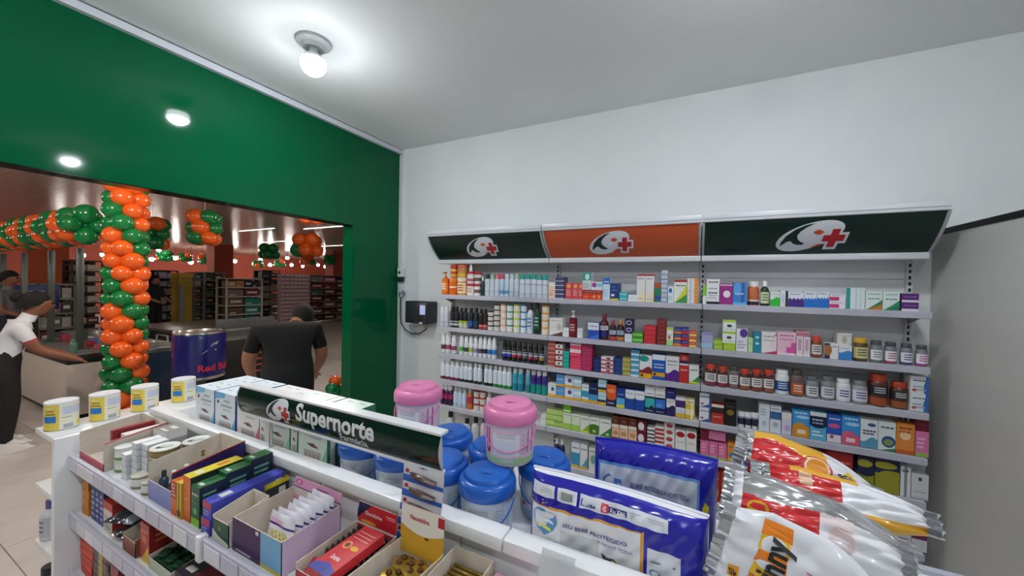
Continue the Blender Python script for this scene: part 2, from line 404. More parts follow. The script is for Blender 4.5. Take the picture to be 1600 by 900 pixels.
def carton_mesh(w, d, h, base, dec, side=None):
    key = ('carton', round(w, 4), round(d, 4), round(h, 4), base, dec, side)
    if key not in _mesh:
        m = MB().box((-w/2, -d/2, 0), (w/2, d/2, h), side or base)
        if side: m.poly(rect(0, 0, 1, 1), base, lambda u, v, e: (-w/2+u*w, -d/2-e, v*h), .0002)
        art(m, dec, lambda u, v, e: (-w/2+u*w, -d/2-e-.0002, v*h), hash(dec) % 999 if False else len(dec))
        for sx in (-1, 1):      # small side print: a flap line
            m.poly(rect(.06, .47, .94, .50), 'C9C9C9', lambda u, v, e: (sx*(w/2+e), (-d/2+u*d)*sx, v*h), .0002)
        _mesh[key] = m.mesh('carton', False)
    return _mesh[key]
def bands_prof(r, z0, z1, bands, base):
    # vertical wall with colour bands, list of (fraction, hex) from the bottom
    out = []; last = z0
    for fr, hx in bands:
        z = z0+(z1-z0)*fr; out.append((r, z, pbox(hx))); last = z
    if last < z1-1e-5: out.append((r, z1, pbox(base)))
    return out
def round_parts(kind, r, h, body, cap, bands=(), label=None, n=16):
    key = (kind, round(r, 4), round(h, 4), body, cap, tuple(bands), label)
    if key in _mesh: return _mesh[key]
    P = []; gl = M(body, .25); cp = M(cap, .35)
    def L(prof, m): return MB().lathe(prof, m, n)
    if kind == 'spray':
        zb = h*.72; b = L([(r*.9, 0), (r, h*.015)]+bands_prof(r, h*.015, zb, bands, body)+[(r*.93, zb+h*.03), (r*.72, zb+h*.06)], gl)
        c = L([(r*.74, zb+h*.055), (r*.74, h*.95), (r*.66, h*.985), (r*.3, h)], cp)
    elif kind == 'rollon':
        zb = h*.6; b = L([(r*.8, 0), (r*.95, h*.03), (r, h*.2)]+bands_prof(r, h*.2, zb, bands, body)+[(r*.85, zb+h*.04), (r*.8, zb+h*.06)], gl)
        c = L([(r*.84, zb+h*.06), (r*.8, h*.85), (r*.6, h*.95), (r*.2, h)], cp)
    elif kind == 'bottle':
        zb = h*.62; b = L([(r*.92, 0), (r, h*.02)]+bands_prof(r, h*.02, zb, bands, body)+[(r*.85, zb+h*.08), (r*.5, zb+h*.14), (r*.42, zb+h*.18)], gl)
        c = L([(r*.5, zb+h*.16), (r*.5, h*.98), (r*.42, h)], cp)
    elif kind == 'jar':
        zb = h*.72; b = L([(r*.92, 0), (r, h*.03)]+bands_prof(r, h*.03, zb, bands, body)+[(r*.9, zb+h*.05), (r*.78, zb+h*.09)], gl)
        c = L([(r*.84, zb+h*.07), (r*.84, h*.97), (r*.78, h)], cp)
    elif kind == 'tub':
        zb = h*.78; b = L([(r*.9, 0), (r*.93, h*.03)]+bands_prof(r*.95, h*.03, zb, bands, body), gl)
        c = L([(r, zb), (r, h*.96), (r*.95, h)], cp)
    elif kind == 'pump':
        zb = h*.68; b = L([(r*.9, 0), (r, h*.02)]+bands_prof(r, h*.02, zb, bands, body)+[(r*.8, zb+h*.03), (r*.4, zb+h*.05)], gl)
        c = L([(r*.45, zb+h*.04), (r*.45, zb+h*.12), (r*.16, zb+h*.125), (r*.16, h*.93), (r*.42, h*.93), (r*.42, h)], cp)
        c.tube([(0, 0, h*.96), (0, -r*.9, h*.965), (0, -r*1.25, h*.945)], r*.16, cp, 6)
    elif kind == 'tube':
        b = MB(); hh = h*.8
        b.grid(lambda u, v: (r*math.cos(2*PI*u)*(1), r*math.sin(2*PI*u)*(1-.85*v), h*.2+hh*v), n, 8, lambda u, v: pbox(([x[1] for x in bands if v <= x[0]] or [body])[0]))
        c = L([(r*.8, 0), (r*.8, h*.17), (r*.9, h*.2)], cp)
    elif kind == 'tin':
        b = L([(r*.96, 0), (r, h*.03)]+bands_prof(r, h*.03, h*.92, bands, body), gl); c = L([(r*1.03, h*.9), (r*1.03, h), (r*.9, h), (r*.88, h-.002), (r*.001, h-.002)], cp)
    P = [('body', b.mesh('body')), ('cap', c.mesh('cap'))]
    if label:
        hx, v0, v1, ink = label
        m = MB(); A = 1.25
        def surf(u, v, e): a = -PI/2+(u-.5)*2*A; return ((r+.0004+e)*math.cos(a), (r+.0004+e)*math.sin(a), h*(v0+(v1-v0)*v))
        for q in range(10): m.poly(rect(q/10, 0, (q+1)/10, 1), hx, surf, 0)
        for q in range(3):
            v = .78-q*.24
            for s_ in range(4): m.poly(rect(.25+s_*.125, v-.05, .25+(s_+1)*.125, v+.05), ink, surf, .0004)
        P.append(('label', m.mesh('label')))
    _mesh[key] = P; return P
def put_round(name, parts, label, cat, loc, rz=0, group=None):
    t = thing(name, label, cat, loc, rz, group)
    for n_, me in parts: link(n_, me, t)
    return t
CATS = {'spray': ('spray_can', 'spray can'), 'rollon': ('deodorant_bottle', 'bottle'), 'bottle': ('bottle', 'bottle'), 'jar': ('pill_jar', 'jar'), 'tub': ('tub', 'tub'), 'pump': ('pump_bottle', 'bottle'), 'tube': ('tube', 'tube'), 'tin': ('tin', 'tin')}
SHN = ['top wall shelf', 'second wall shelf', 'third wall shelf', 'fourth wall shelf', 'fifth wall shelf', 'sixth wall shelf']
YP = 2.482
_rnd = random.Random(3)
class Shelf:
    def __init__(s, k): s.k = k; s.z = SZ[k]+.0005; s.n = SHN[k]
    def B(s, x0, x1, yt, n, base, dec, desc, yb=None, dep=None, side=None, dy=0, gap=.0015):
        ym = (yt+(yb or yt+20))/2; Y = YP+dy
        X0, X1 = onY(x0, ym, Y).x, onY(x1, ym, Y).x; xm = (x0+x1)/2
        zt = onY(xm, yt, Y).z; zb = s.z if yb is None else max(onY(xm, yb, Y).z, s.z)
        wd = X1-X0-gap; h = (zt-zb)/n; d = dep or min(max(wd*.9, .06), .12)
        for i in range(n):
            lab = f'{desc} on the {s.n}' if n == 1 else f'{desc}, {ordx(n-1-i, n, "top", "bottom")} of its stack, {s.n}'
            if n > 1: lab = lab.replace('top in', 'top in')
            me = carton_mesh(wd, d, h-.0006, base, dec, side)
            o = link('carton', me, None, ((X0+X1)/2, Y+d/2+(_rnd.uniform(-.002, .004) if n > 1 else 0), zb+i*h), _rnd.uniform(-.02, .02) if n > 1 else 0)
            tag(o, lab, 'box', f'{desc}s on the {s.n}' if n > 1 else None)
    def R(s, kind, x0, x1, n, yt0, yt1, body, cap, desc, bands=(), label=None, yb=None, fill=.98, dy=0, stack=1):
        nm, cat = CATS[kind]
        for i in range(n):
            a = x0+(x1-x0)*i/n; b = x0+(x1-x0)*(i+1)/n; xm = (a+b)/2; yt = yt0+(yt1-yt0)*((i+.5)/n)
            Y = YP+.02+dy; X0, X1 = onY(a, yt+15, Y).x, onY(b, yt+15, Y).x; r = (X1-X0)/2*fill
            if i == 0: r0 = r
            zb = s.z if yb is None else onY(xm, yb, Y).z
            h = (onY(xm, yt, Y).z-zb)/stack
            if i == 0: h0 = h
            for j in range(stack):
                P = round_parts(kind, r0 if abs(r-r0) < .003 else r, h0 if abs(h-h0) < .004 else h, body, cap, bands, label)
                hh = h0 if abs(h-h0) < .004 else h
                if stack > 1: lab = f'{desc}, {ordx(stack-1-j, stack, "top", "bottom")} of its stack, {s.n}'
                elif n > 1: lab = f'{desc}, {ordx(i, n, "left", "right")} of {NUM[n]} alike, {s.n}'
                else: lab = f'{desc} on the {s.n}'
                put_round(nm, P, lab, cat, ((X0+X1)/2, YP+max(r, .018)+dy, zb+j*hh), 0, f'{desc}s on the {s.n}' if n*stack > 1 else None)
# ---------------------------------------------------------------- top shelf
s = Shelf(0)
s.R('pump', 690.5, 700, 1, 425, 425, 'E8741A', 'D86A1C', 'orange pump bottle', label=('F09038', .15, .55, 'FFF0D8'))
s.R('tub', 701, 713, 1, 434, 434, 'E56A12', 'E88030', 'orange round tub', bands=[(.5, 'E56A12'), (.62, 'F2E2D0')])
s.R('tub', 713, 728, 1, 434, 434, 'D9A060', 'E8D2C0', 'tan tub with pale lid', label=('F0D9A8', .1, .7, 'B03020'))
s.R('tub', 703.5, 713, 1, 414, 414, 'D84A38', 'C23A3A', 'red and yellow tub standing on the orange tub', bands=[(.3, 'E8B840'), (.6, 'D84A38'), (.8, 'F0D060')], yb=433)
s.R('tub', 713, 728, 1, 414, 414, 'C98D50', 'D85A40', 'tan tub standing on the pale-lidded tub', bands=[(.4, 'E8C050')], yb=433.5)
s.R('tub', 729, 740.5, 1, 424, 424, 'EDE9E6', 'B02838', 'white tub with nozzle over red-lidded tubs', bands=[(.2, 'EDE9E6'), (.5, 'C8606A')], yb=443)
s.R('bottle', 734, 738, 1, 413, 413, 'F0F0F0', 'F4F4F4', 'slim white nozzle bottle above the white tubs', yb=424.5)
s.R('tub', 729, 740.5, 1, 443, 443, 'F1EDEA', 'B02838', 'white tub with a red round mark', label=('F1EDEA', .1, .75, 'B8283A'))
s.R('tub', 740.5, 751.5, 1, 425, 425, 'EFECE8', 'A82636', 'white tub with dark red lid', bands=[(.25, 'EFECE8'), (.65, '7A5A58')], stack=2)
s.R('bottle', 751.5, 757.5, 1, 432, 432, '1D3A38', 'E8ECEA', 'dark green bottle with white cap')
for i, c in enumerate(('2B3A36', '9FC8A0', 'D9727E', 'D84A5A', 'D8E4EA', 'C9DCE8', 'B8D8B0')):
    x = 758.2+i*7.6
    s.R('spray', x, x+7.5, 1, 428, 428, 'D3DBE4' if i not in (3, 4) else 'C4D6E4', c, ['white spray can with black cap beside the dark bottle', 'white spray can with pale green cap', 'white spray can with pink cap', 'blue-banded white spray can with red cap', 'blue-banded white spray can with pale cap', 'white spray can with light blue cap', 'white spray can with leaf green cap'][i], bands=[(.15, 'D3DBE4'), (.34, '5C9CC0'), (.4, '9CC4DC')] if i in (3, 4) else [(.3, 'CBD3DE'), (.32, '8090A0'), (.6, 'D3DBE4')])
s.R('spray', 811.6, 857, 5, 428, 430, 'D6DCE6', '1FA69A', 'white spray can with teal cap', bands=[(.2, 'C9D0DC'), (.22, '9098A8'), (.75, 'D6DCE6'), (.8, 'A8A0C0')])
s.B(857.2, 867.5, 441, 1, 'F3D9C4', 'b .75 1 F2EFEA;t .5 D8A888;l .15 .4 3 C89878', 'pale peach carton')
s.B(867.8, 882, 433, 5, '3B3F66', 'b 0 .16 E8E8EE;t .6 9AA0C8', 'navy carton with white edge', dep=.08)
for x0, x1, d_ in ((883.3, 894, 'coral carton with orange top, left of three'), (894.2, 904, 'coral carton with orange top, middle of three'), (904.2, 910, 'coral carton with orange top, right of three')):
    s.B(x0, x1, 442, 1, 'D9525A', 'c .5 .8 .3 .12 F2A860;l .2 .6 4 F0A8A0', d_)
s.B(910.5, 921, 459, 1, 'E8502E', 't .5 F8D8C0', 'flat red-orange carton under the teal box'); s.B(921.2, 931.5, 459, 1, 'E4482C', 't .5 F8D8C0;c .7 .5 .2 .3 F0A050', 'flat red-orange carton in the middle'); s.B(931.7, 941.5, 459, 1, 'E8502E', 'c .4 .5 .2 .3 F0A050', 'flat red-orange carton beside the blue box')
s.B(910.5, 941.5, 452.5, 1, 'D23F3A', 'b .3 .6 2A4A4A;t .5 F0E0D8', 'flat red and green carton across three cartons', yb=459.5)
s.B(910, 923.8, 425.5, 1, 'D5D8D8', 'r 0 .55 1 1 2FA090;c .55 .75 .25 .18 D5ECE8;l .1 .4 3 A8B0B0', 'tall grey carton with teal top', yb=453)
s.B(924, 941.5, 440, 1, 'D8E4F2', 'c .25 .6 .22 .3 A83A90;c .75 .6 .3 .25 88C8E0;b 0 .12 E8F0F8', 'pale blue carton with magenta swirl', yb=453)
s.B(942, 953.3, 434, 1, 'CFE4F2', 'b .72 1 2A6AB8;t .82 F0F4F8;l .15 .5 4 A8CCE4', 'tall light blue carton with blue top')
s.B(953.5, 967, 442.5, 1, '1E3C7C', 'b 0 .12 D8C840;r .1 .25 .5 .38 E8E8F0;l .5 .9 2 4A68A8', 'dark blue carton with yellow foot', dep=.09)
s.B(967.3, 980, 456.5, 2, '3FB5B8', 'b .4 .6 A8E0E0', 'small turquoise carton')
s.B(981, 995, 460.5, 1, 'ECECEE', 't .5 B0B0B8', 'low white carton before the tall white pair')
for x0, x1, q in ((995.3, 1008.5, 'left'), (1008.8, 1022.3, 'right')):
    s.B(x0, x1, 428.5, 1, 'E6E4E2', 'b .94 1 B0283A;t .84 9098A0;d .45 F2DDA8;t .1 B8C0C8', f'tall white carton with red top, {q} of two')
s.B(1022.6, 1033, 442, 1, '2E7E5A', 'b .75 1 B0522E;b .12 .3 3A4AA0', 'green carton with brown top')
s.B(1033.4, 1043.4, 422.5, 7, 'C9D2DC', 'b 0 .2 6C80A0;t .6 4A78A8', 'small silver carton', dep=.05)
s.B(1043.8, 1053, 447.5, 1, 'DDE8EE', 'c .4 .75 .3 .15 3A6AB8;l .1 .4 3 A0D0B8', 'white carton with blue arc')
s.B(1053.3, 1073.5, 437, 1, 'E9EAE2', 'b .9 1 B02A3A;d .8 D9D83A;d .4 3C9A4A;t .75 587858', 'white carton with yellow green fan')
s.B(1074, 1085, 435, 1, 'E8E6E2', 'b .47 .5 C0C0C0;s .35 .5 B8BCC4;s .62 .7 C8CCD0', 'white carton with orange side', side=None)
s.B(1085.2, 1091, 434.5, 1, 'E58A28', 'l .1 .9 5 F0A850', 'narrow orange carton beside the upright', dep=.06)
s.B(1098, 1104, 446, 1, 'E6ECE4', 'b .45 1 86C83A', 'lime and white carton behind the upright')
s.B(1104.3, 1124.3, 436, 1, 'E9EAEC', 't .88 303840;t .62 A0A8B0;t .45 202830;l .2 .4 2 C0C4C8;b 0 .1 16181C', 'white carton with black base line')
s.B(1124.6, 1145, 443, 1, '9C2A86', 'c .55 .5 .28 .17 F0E8F0;b .9 .95 E8D0E4', 'magenta carton with white disc')
s.B(1145.3, 1167.3, 441.5, 1, '3F86CE', 'c .35 .7 .3 .3 5AA4E4;s .6 .8 2A64B0;b 0 .12 6AB0E8;t .5 D8E8F8', 'bright blue carton')
s.R('jar', 1168, 1187, 1, 440, 440, 'C8683C', 'E8E6E0', 'orange-brown bottle with white cap', bands=[(.2, '3A2A40'), (.3, 'E8D8D0')])
s.R('bottle', 1187.8, 1202, 1, 439, 439, '2E3A30', 'F0F0EE', 'dark green bottle with white cap and pale label', label=('D8E0B8', .1, .55, '5A7A3A'))
s.B(1203.5, 1218.8, 456, 1, 'DCE8E0', 'w .55 2FC03A;t .85 A0B0A8', 'white carton with bright green wave')
s.B(1219, 1231, 454, 1, 'E4E4EA', 's .7 1 2A2A38;c .35 .5 .2 .3 C8D0E4', 'white carton with black edge')
s.B(1231.3, 1256, 457, 1, 'E8E8F0', 'z .5 4A2A86;t .88 6A6A88', 'white carton with purple zigzag')
s.B(1256.3, 1276, 456, 1, 'E6ECF4', 'z .5 1F74D0;t .88 5A6A88', 'white carton with blue zigzag, left of two'); s.B(1276.2, 1295.5, 456.5, 1, 'E6ECF4', 'z .55 1F74D0;t .9 5A6A88', 'white carton with blue zigzag, right of two')
s.B(1296, 1321.5, 459.5, 2, 'EDE6EC', 'r 0 .1 .6 .6 D0307A;t .8 302838', 'white carton with magenta corner')
s.B(1322, 1352, 450, 1, 'DDE8EA', 's 0 .22 2F9A98;s .5 .56 C0D0D8;s .75 .8 C8D8DC', 'white carton with teal edge strip')
s.B(1352.5, 1379, 455, 1, 'DCEAE4', 'd .55 3A8A4A;d .3 C87838;t .85 80A898;t .6 587868', 'white carton with leaf print, left of two'); s.B(1379.3, 1406, 456, 1, 'DCEAE4', 'd .55 2F9068;d .3 2A7A5A;t .85 80A898;t .6 587868', 'white carton with leaf print, right of two')
s.B(1408.5, 1436, 458.5, 2, '5E2A78', 'b 0 .25 E6E0EC;t .62 C8A8D8', 'purple carton with white edge')
# ---------------------------------------------------------------- second shelf
s = Shelf(1)
s.R('spray', 688.5, 701.5, 2, 478, 479, 'D4D4E2', 'E2E2EC', 'lilac-white spray can', bands=[(.3, 'C8C8DA'), (.34, '9898B4'), (.7, 'D4D4E2')])
s.R('spray', 703.8, 717.2, 2, 478, 479, '1C1E24', '15161A', 'black spray can with white pattern', bands=[(.1, '1C1E24'), (.25, 'C8C8CC'), (.32, '1C1E24'), (.42, 'A8A8B0'), (.7, '1C1E24')])
s.R('spray', 717.8, 731, 2, 480, 481, '1B1D22', '141518', 'black spray can with yellow-green band', bands=[(.3, 'C8D0C0'), (.48, 'A8C030'), (.7, '1B1D22')])
s.R('spray', 732.4, 739.6, 1, 481, 481, '16202E', '121419', 'black spray can with blue band', bands=[(.12, '16202E'), (.5, '2A5AA8')])
s.R('spray', 740.4, 747.6, 1, 481, 481, '14262C', '111518', 'black spray can with dark teal body', bands=[(.15, '1A3038'), (.5, '1F4A55')])
s.R('spray', 748.8, 762, 2, 482, 483, '221A1C', '161416', 'black spray can with red base', bands=[(.2, 'B8483E'), (.26, 'E0C8C0'), (.36, 'A83A34')])
s.R('tub', 762, 771.5, 1, 486, 486, 'E6E4E0', '2A2A2A', 'white jar with black lid', stack=4)
s.R('tub', 771.7, 781.5, 1, 475.5, 475.5, 'DDDAD4', '3A3630', 'cream jar with dark lid', stack=5)
for x0, x1, c, b_, nm in ((782, 791.2, 'E8A890', 'F2E2D8', 'cream jar with peach lid'), (791.5, 801.7, '1F9A8A', 'E8ECE8', 'white jar with teal lid'), (802, 813, 'B4C82A', 'ECECDE', 'white jar with lime lid'), (813.5, 823, '2A80C4', 'E2ECF2', 'white jar with blue lid')):
    s.R('tub', x0, x1, 1, 475.5, 475.5, b_, c, nm, stack=4)
s.R('bottle', 823.7, 833.7, 1, 474, 474, 'DCE0E8', '3A4048', 'white bottle with grey cap', label=('C8D4E4', .1, .6, '5A78A8'))
s.R('bottle', 834.2, 844.6, 1, 472, 472, '12352E', '16302C', 'tall dark green bottle', label=('1B4A40', .15, .6, 'A8C8B8'))
s.R('tub', 846, 857.8, 1, 477, 477, 'F0E6D2', 'E0A030', 'cream jar with amber lid', stack=4)
s.B(858.2, 879, 497, 1, 'E8E6E2', 'c .75 .5 .18 .2 C8C4BC;d .25 5A4038;t .85 B8B4AC;b .48 .5 C4C2BE', 'white carton with brown sketch mark', dy=.0)
s.B(879.2, 888.6, 512, 1, 'EBE9E6', 't .6 C8C8C8', 'small white carton beside the pump bottle')
s.R('pump', 889, 901.5, 1, 485, 485, '7A1626', 'ECEAE6', 'dark red pump bottle with white pump', label=('8A2030', .15, .55, 'E0C0C0'))
s.B(901.8, 910, 513, 1, 'E9E9E9', 't .7 B8B8B8', 'small white carton right of the pump bottle')
s.B(918.5, 936, 504, 1, '2A56B8', 'b .55 1 E4E8F2;t .78 3A4A80;d .35 4A78D8', 'blue and white carton')
s.R('bottle', 937, 951, 1, 491, 491, '4A1420', '7A1A2A', 'large dark red syrup bottle', label=('E8E4EC', .38, .55, '3A3A90'), bands=[(.15, '4A1420'), (.5, '2A2E7A')])
s.R('bottle', 952, 963, 1, 500, 500, '3A1420', 'A8283A', 'small dark syrup bottle with red cap', label=('C8D0E4', .3, .5, '30407A'), bands=[(.3, 'C8504A')])
s.R('bottle', 964, 975.5, 1, 500, 500, '3A1A20', 'C8883A', 'small dark syrup bottle with amber cap', label=('B8CCE0', .3, .5, '30507A'), bands=[(.3, 'D0844A')])
s.B(976, 987.5, 521.5, 1, 'E4E8EC', 't .5 88B0C8', 'small white carton under navy cartons')
s.B(976, 989.5, 498.5, 2, '2A1E48', 'c .5 .5 .35 .3 D8D0E0;c .5 .5 .28 .2 3A2A58', 'navy carton with oval frame', yb=521)
s.B(988, 1004.5, 519, 2, '4AA03A', 'b .3 .7 7AC850;t .5 E0F0D0', 'small green carton')
s.B(1006, 1025, 509, 4, 'C82430', 't .5 F0C0C0;b 0 .1 E84A50', 'red carton')
s.B(1026, 1041, 499.5, 6, '7E2420', 't .5 D8A890;b .9 1 A04038', 'dark red-brown carton', dep=.08)
s.B(1041.4, 1052, 512, 1, 'E6ECE0', 'b .88 1 C8D83A;b 0 .3 A8D888;t .6 98A890;c .4 .45 .2 .1 D84A4A', 'white and pale green carton')
s.B(1053, 1064.5, 512, 3, '2A3C8C', 'b 0 .45 D8822E;t .7 E0E0F0', 'navy and amber carton, left column'); s.B(1064.8, 1076, 512, 3, '28388A', 'b 0 .45 C8302E;t .7 E0E0F0', 'navy and red carton, right column')
s.B(1077, 1088, 517, 3, 'D84A2A', 'b 0 .4 F0D060;t .7 F8E8E0', 'red and yellow carton')
s.B(1096, 1113.8, 520, 1, 'A8A8CC', 'b 0 .35 A0C4DC;b .85 1 9090BC', 'lilac carton beside the upright')
s.B(1115, 1129, 531, 2, '9CC83A', 'b .4 .6 C4E078', 'small lime carton')
s.B(1130, 1149.5, 536, 1, 'A8C82E', 't .5 D8E898', 'lime carton under white cartons')
s.B(1129.3, 1150, 500, 2, 'EAECE8', 'b .82 1 B0D83A;c .5 .5 .2 .12 3A3840;t .2 B0B4B0', 'white carton with lime top', yb=536.5)
s.B(1150.4, 1168.5, 514, 1, 'E6E4EC', 'c .65 .82 .35 .2 5A3A98;l .1 .5 3 B8B4C8', 'white carton with purple dome')
s.B(1168.8, 1176.5, 528, 1, 'C2E2A0', 't .6 88B868', 'narrow pale green carton')
s.B(1177, 1189.5, 519, 1, '1E8CA0', 'c .5 .75 .25 .06 D0ECF0;c .5 .45 .25 .06 D0ECF0', 'teal carton')
s.B(1189.8, 1214, 519, 1, 'EDE9EA', 'c 1 .45 .35 .5 D84A78;c .92 .45 .3 .42 F0D8E0;t .8 909098;t .62 A8A8B0;d .15 C83060', 'white carton with pink arc')
s.B(1214.4, 1243.8, 519, 1, 'EFC0D6', 'r .5 .1 1 .35 D85AA0;r .75 .3 1 .55 D85AA0;t .85 A85888;t .68 C878A0;b 0 .08 F4E0EA', 'wide pink carton')
s.B(1244.2, 1255, 526, 1, 'E8D8DC', 'r .25 .3 .75 .9 C8A8B8;b 0 .12 F0E8EA', 'pinkish white carton, left of pair'); s.B(1255.3, 1266, 527, 1, 'E8D8DC', 'r .25 .3 .75 .9 C8A8B8;b 0 .12 F0E8EA', 'pinkish white carton, right of pair')
s.B(1243, 1265, 517, 1, 'B87888', 'b .6 1 C89098', 'dusty rose carton lying behind pinkish pair', yb=527, dy=.06)
s.R('jar', 1267, 1284, 1, 525, 525, '8A4A2A', 'D8482E', 'brown jar with red cap', label=('E6E2DC', .15, .6, '404040'))
s.B(1288, 1310, 536.5, 1, 'E8E6E4', 's 0 .4 3A2A5A;c .25 .55 .3 .35 B0703A;t .8 707078', 'white carton with purple brown disc')
s.B(1308, 1331, 520.5, 1, 'E0DED8', 'c .5 .5 .2 .3 B8B4A8;t .8 A8A8A0', 'cream carton behind blue and white carton', yb=541, dy=.05)
s.B(1310.4, 1331.5, 541, 1, 'E2E8F0', 'w .6 3A84C8;t .85 8090A8', 'white carton with blue base')
s.R('jar', 1333, 1357, 1, 528, 528, '5A4420', 'D8A82A', 'brown jar with yellow cap', label=('D8CC98', .12, .6, '5A5030'))
for i, (x0, x1, c) in enumerate(((1359, 1379, '6A7A80'), (1381.5, 1401.5, 'A83A50'), (1406, 1426, '3A3E80'), (1430, 1450, 'B83A98'))):
    s.R('jar', x0, x1, 1, 532+i*2.4, 532+i*2.4, '7A7E84', '4A4C50', ['grey jar with silver label beside the yellow-capped jar', 'grey jar with red-white label', 'grey jar with indigo label', 'grey jar with pink label at the shelf end'][i], label=('E4E4E8', .12, .58, c), bands=[(.3, c)])
# ---------------------------------------------------------------- third shelf
s = Shelf(2)
for i, (x0, x1, c, yt) in enumerate(((690, 696.5, '5A4A50', 520), (697, 704, 'B0506A', 520), (705.5, 713, 'A04A5E', 523), (718, 725, '58B858', 524), (726, 732.5, '48504A', 525), (733, 739.5, 'B8C84A', 525), (740, 747, '9A90C0', 526), (748, 754.5, '5A5060', 526), (755, 761.5, '3A3640', 526), (762, 768.5, '2A78C0', 527), (769, 776, '3A88C8', 527))):
    s.R('rollon', x0, x1, 1, yt, yt, 'E4E6EC', 'EEF0F4', 'white roll-on deodorant with '+['grey-brown', 'rose', 'dark rose', 'green', 'charcoal', 'yellow-green', 'lilac', 'plum grey', 'black', 'blue', 'sky blue'][i]+' base', bands=[(.55, c), (.75, 'DDE0E8')])
for i, (x, c, d_) in enumerate(((785, '2A4AB8', 'blue base, first'), (792.2, '2A48B0', 'blue base, second'), (800, 'B0283A', 'red base, first'), (808.6, 'A82638', 'red base, second'), (817, '5A6060', 'grey base'), (826, '9A3A58', 'plum base, first'), (834.2, '8A3650', 'plum base, second'), (843, 'A89040', 'gold base'))):
    s.R('rollon', x, x+7.4, 1, 531+i*.9, 531+i*.9, '18191E', '141518', 'black roll-on deodorant with '+d_, bands=[(.35, c), (.6, 'B8BCC4'), (.72, '18191E'), (.8, 'C8CCD0')])
s.B(856, 867.4, 532, 6, 'A0403A', 'b 0 .25 D8A090;t .6 E0C0B0', 'brick red carton', dep=.07)
s.B(867.8, 879, 538, 4, 'E4E0DE', 'b 0 .3 A02A34;c .5 .65 .15 .2 404048', 'white and red carton')
s.B(879.5, 889.3, 549, 4, '1FA090', 'b .8 1 5AC8B8', 'teal carton')
s.B(890.5, 908, 535, 2, 'E05070', 'b .55 1 F0E4E6;t .75 C04060', 'pink carton with white top', yb=557); s.B(890.5, 908, 557.5, 2, 'D83A5E', 't .5 F0A0B0;b 0 .1 E87088', 'rose red carton')
s.B(908.7, 925.5, 536, 6, 'B02A5A', 't .5 E890B0;b .9 1 C84A78', 'magenta carton', dep=.09)
s.B(927, 938.5, 560, 3, '1E2E6A', 't .5 8098D0', 'navy carton beside the magenta stack')
s.B(939, 958.3, 558, 4, 'E6DDE0', 'z .3 B03A50;c .6 .65 .2 .2 3A3048', 'white carton with red zigzag')
s.B(959, 972, 559, 4, '203878', 't .5 7A98D8;b 0 .1 3A58A0', 'navy carton beside the ochre stack')
s.B(972.3, 985.3, 559, 4, 'A8A050', 'b .4 .6 C8C080', 'ochre carton')
s.B(986, 999, 547, 5, '5AA8D0', 'b 0 .35 D8E8F0;t .7 2A5A90', 'light blue carton', dep=.08)
s.B(999.3, 1019, 555, 1, 'E6E8E8', 'c .35 .85 .4 .14 2A9A90;w .42 8A2A3A;b 0 .2 E8B030;c .2 .1 .12 .06 302820', 'white carton with teal cap and yellow foot')
s.B(1019.3, 1039.6, 554, 1, '1F5AB8', 'd .0 1F5AB8;b .78 1 E6ECF4;t .6 D0E0F8;t .48 D0E0F8;b .12 .28 E8A82A;c .2 .2 .1 .06 302820', 'blue carton with yellow band')
s.B(1040, 1061.3, 556.5, 1, 'E9E8EC', 'w .38 5A2A88;t .8 808890;t .65 A8B0B8', 'white carton with purple wave')
s.B(1061.6, 1076.3, 554, 1, 'C8302E', 'b .68 .78 1E2A50;b .62 .68 E8E4E0;c .5 .88 .3 .08 D87070;t .45 F0C0B8', 'red carton with navy stripe')
s.B(1076.6, 1092, 571, 1, 'E8ECE6', 'd .45 3A9A3A;b 0 .1 D8D030;t .75 303830', 'white carton with green corner')
for i, (x0, x1, yt, g) in enumerate(((1101, 1120, 569, 0), (1121, 1137.5, 572.5, 0), (1139, 1154, 572, 1), (1155, 1172.8, 576.5, 0), (1173.5, 1191.8, 577, 0), (1192.5, 1210, 577.5, 0))):
    d_ = ['large brown jar with red cap and plum base', 'brown jar with red cap and magenta base', 'grey jar between red-capped jars', 'brown jar with red cap right of the grey jar', 'brown jar with red cap and dark label mark', 'brown jar with red cap beside the white bottle'][i]
    s.R('jar', x0, x1, 1, yt, yt, '5A2420' if not g else '74706E', 'C8402A' if not g else '55524F', d_, label=('E4DEDA', .2, .6, '404048'), bands=[(.22, ['8A3A58', '98304A', '8A6A70', '9A5A40', '8A5038', '985A48'][i])])
s.R('jar', 1210.8, 1234.3, 1, 578, 578, 'E4E6EA', 'ECEEF0', 'white jar with blue label', label=('2A5090', .15, .55, 'D8E4F4'))
s.R('jar', 1235, 1257, 1, 578, 578, '6A5A54', '4A4642', 'smoky brown jar with orange label', label=('C8643A', .08, .5, 'F0D8C8'))
s.R('jar', 1258.5, 1279.5, 1, 588, 588, '8A8E92', '6A6E72', 'grey jar with pale label, left of two', label=('DCE0E2', .1, .55, '40444C')); s.R('jar', 1282, 1305, 1, 588, 588, '83878B', '66696D', 'grey jar with pale label, right of two', label=('D8DCE0', .1, .55, '50545C'))
s.R('jar', 1306, 1330, 1, 592, 592, 'DDE0E4', 'E6E8EA', 'white jar with navy letters', label=('E6E8EC', .12, .6, '2A3A8A')); s.R('jar', 1331, 1357, 1, 595, 595, '9A9CA0', '7C7E82', 'large grey jar with violet letters', label=('D8D8E0', .12, .6, '4A4A98'))
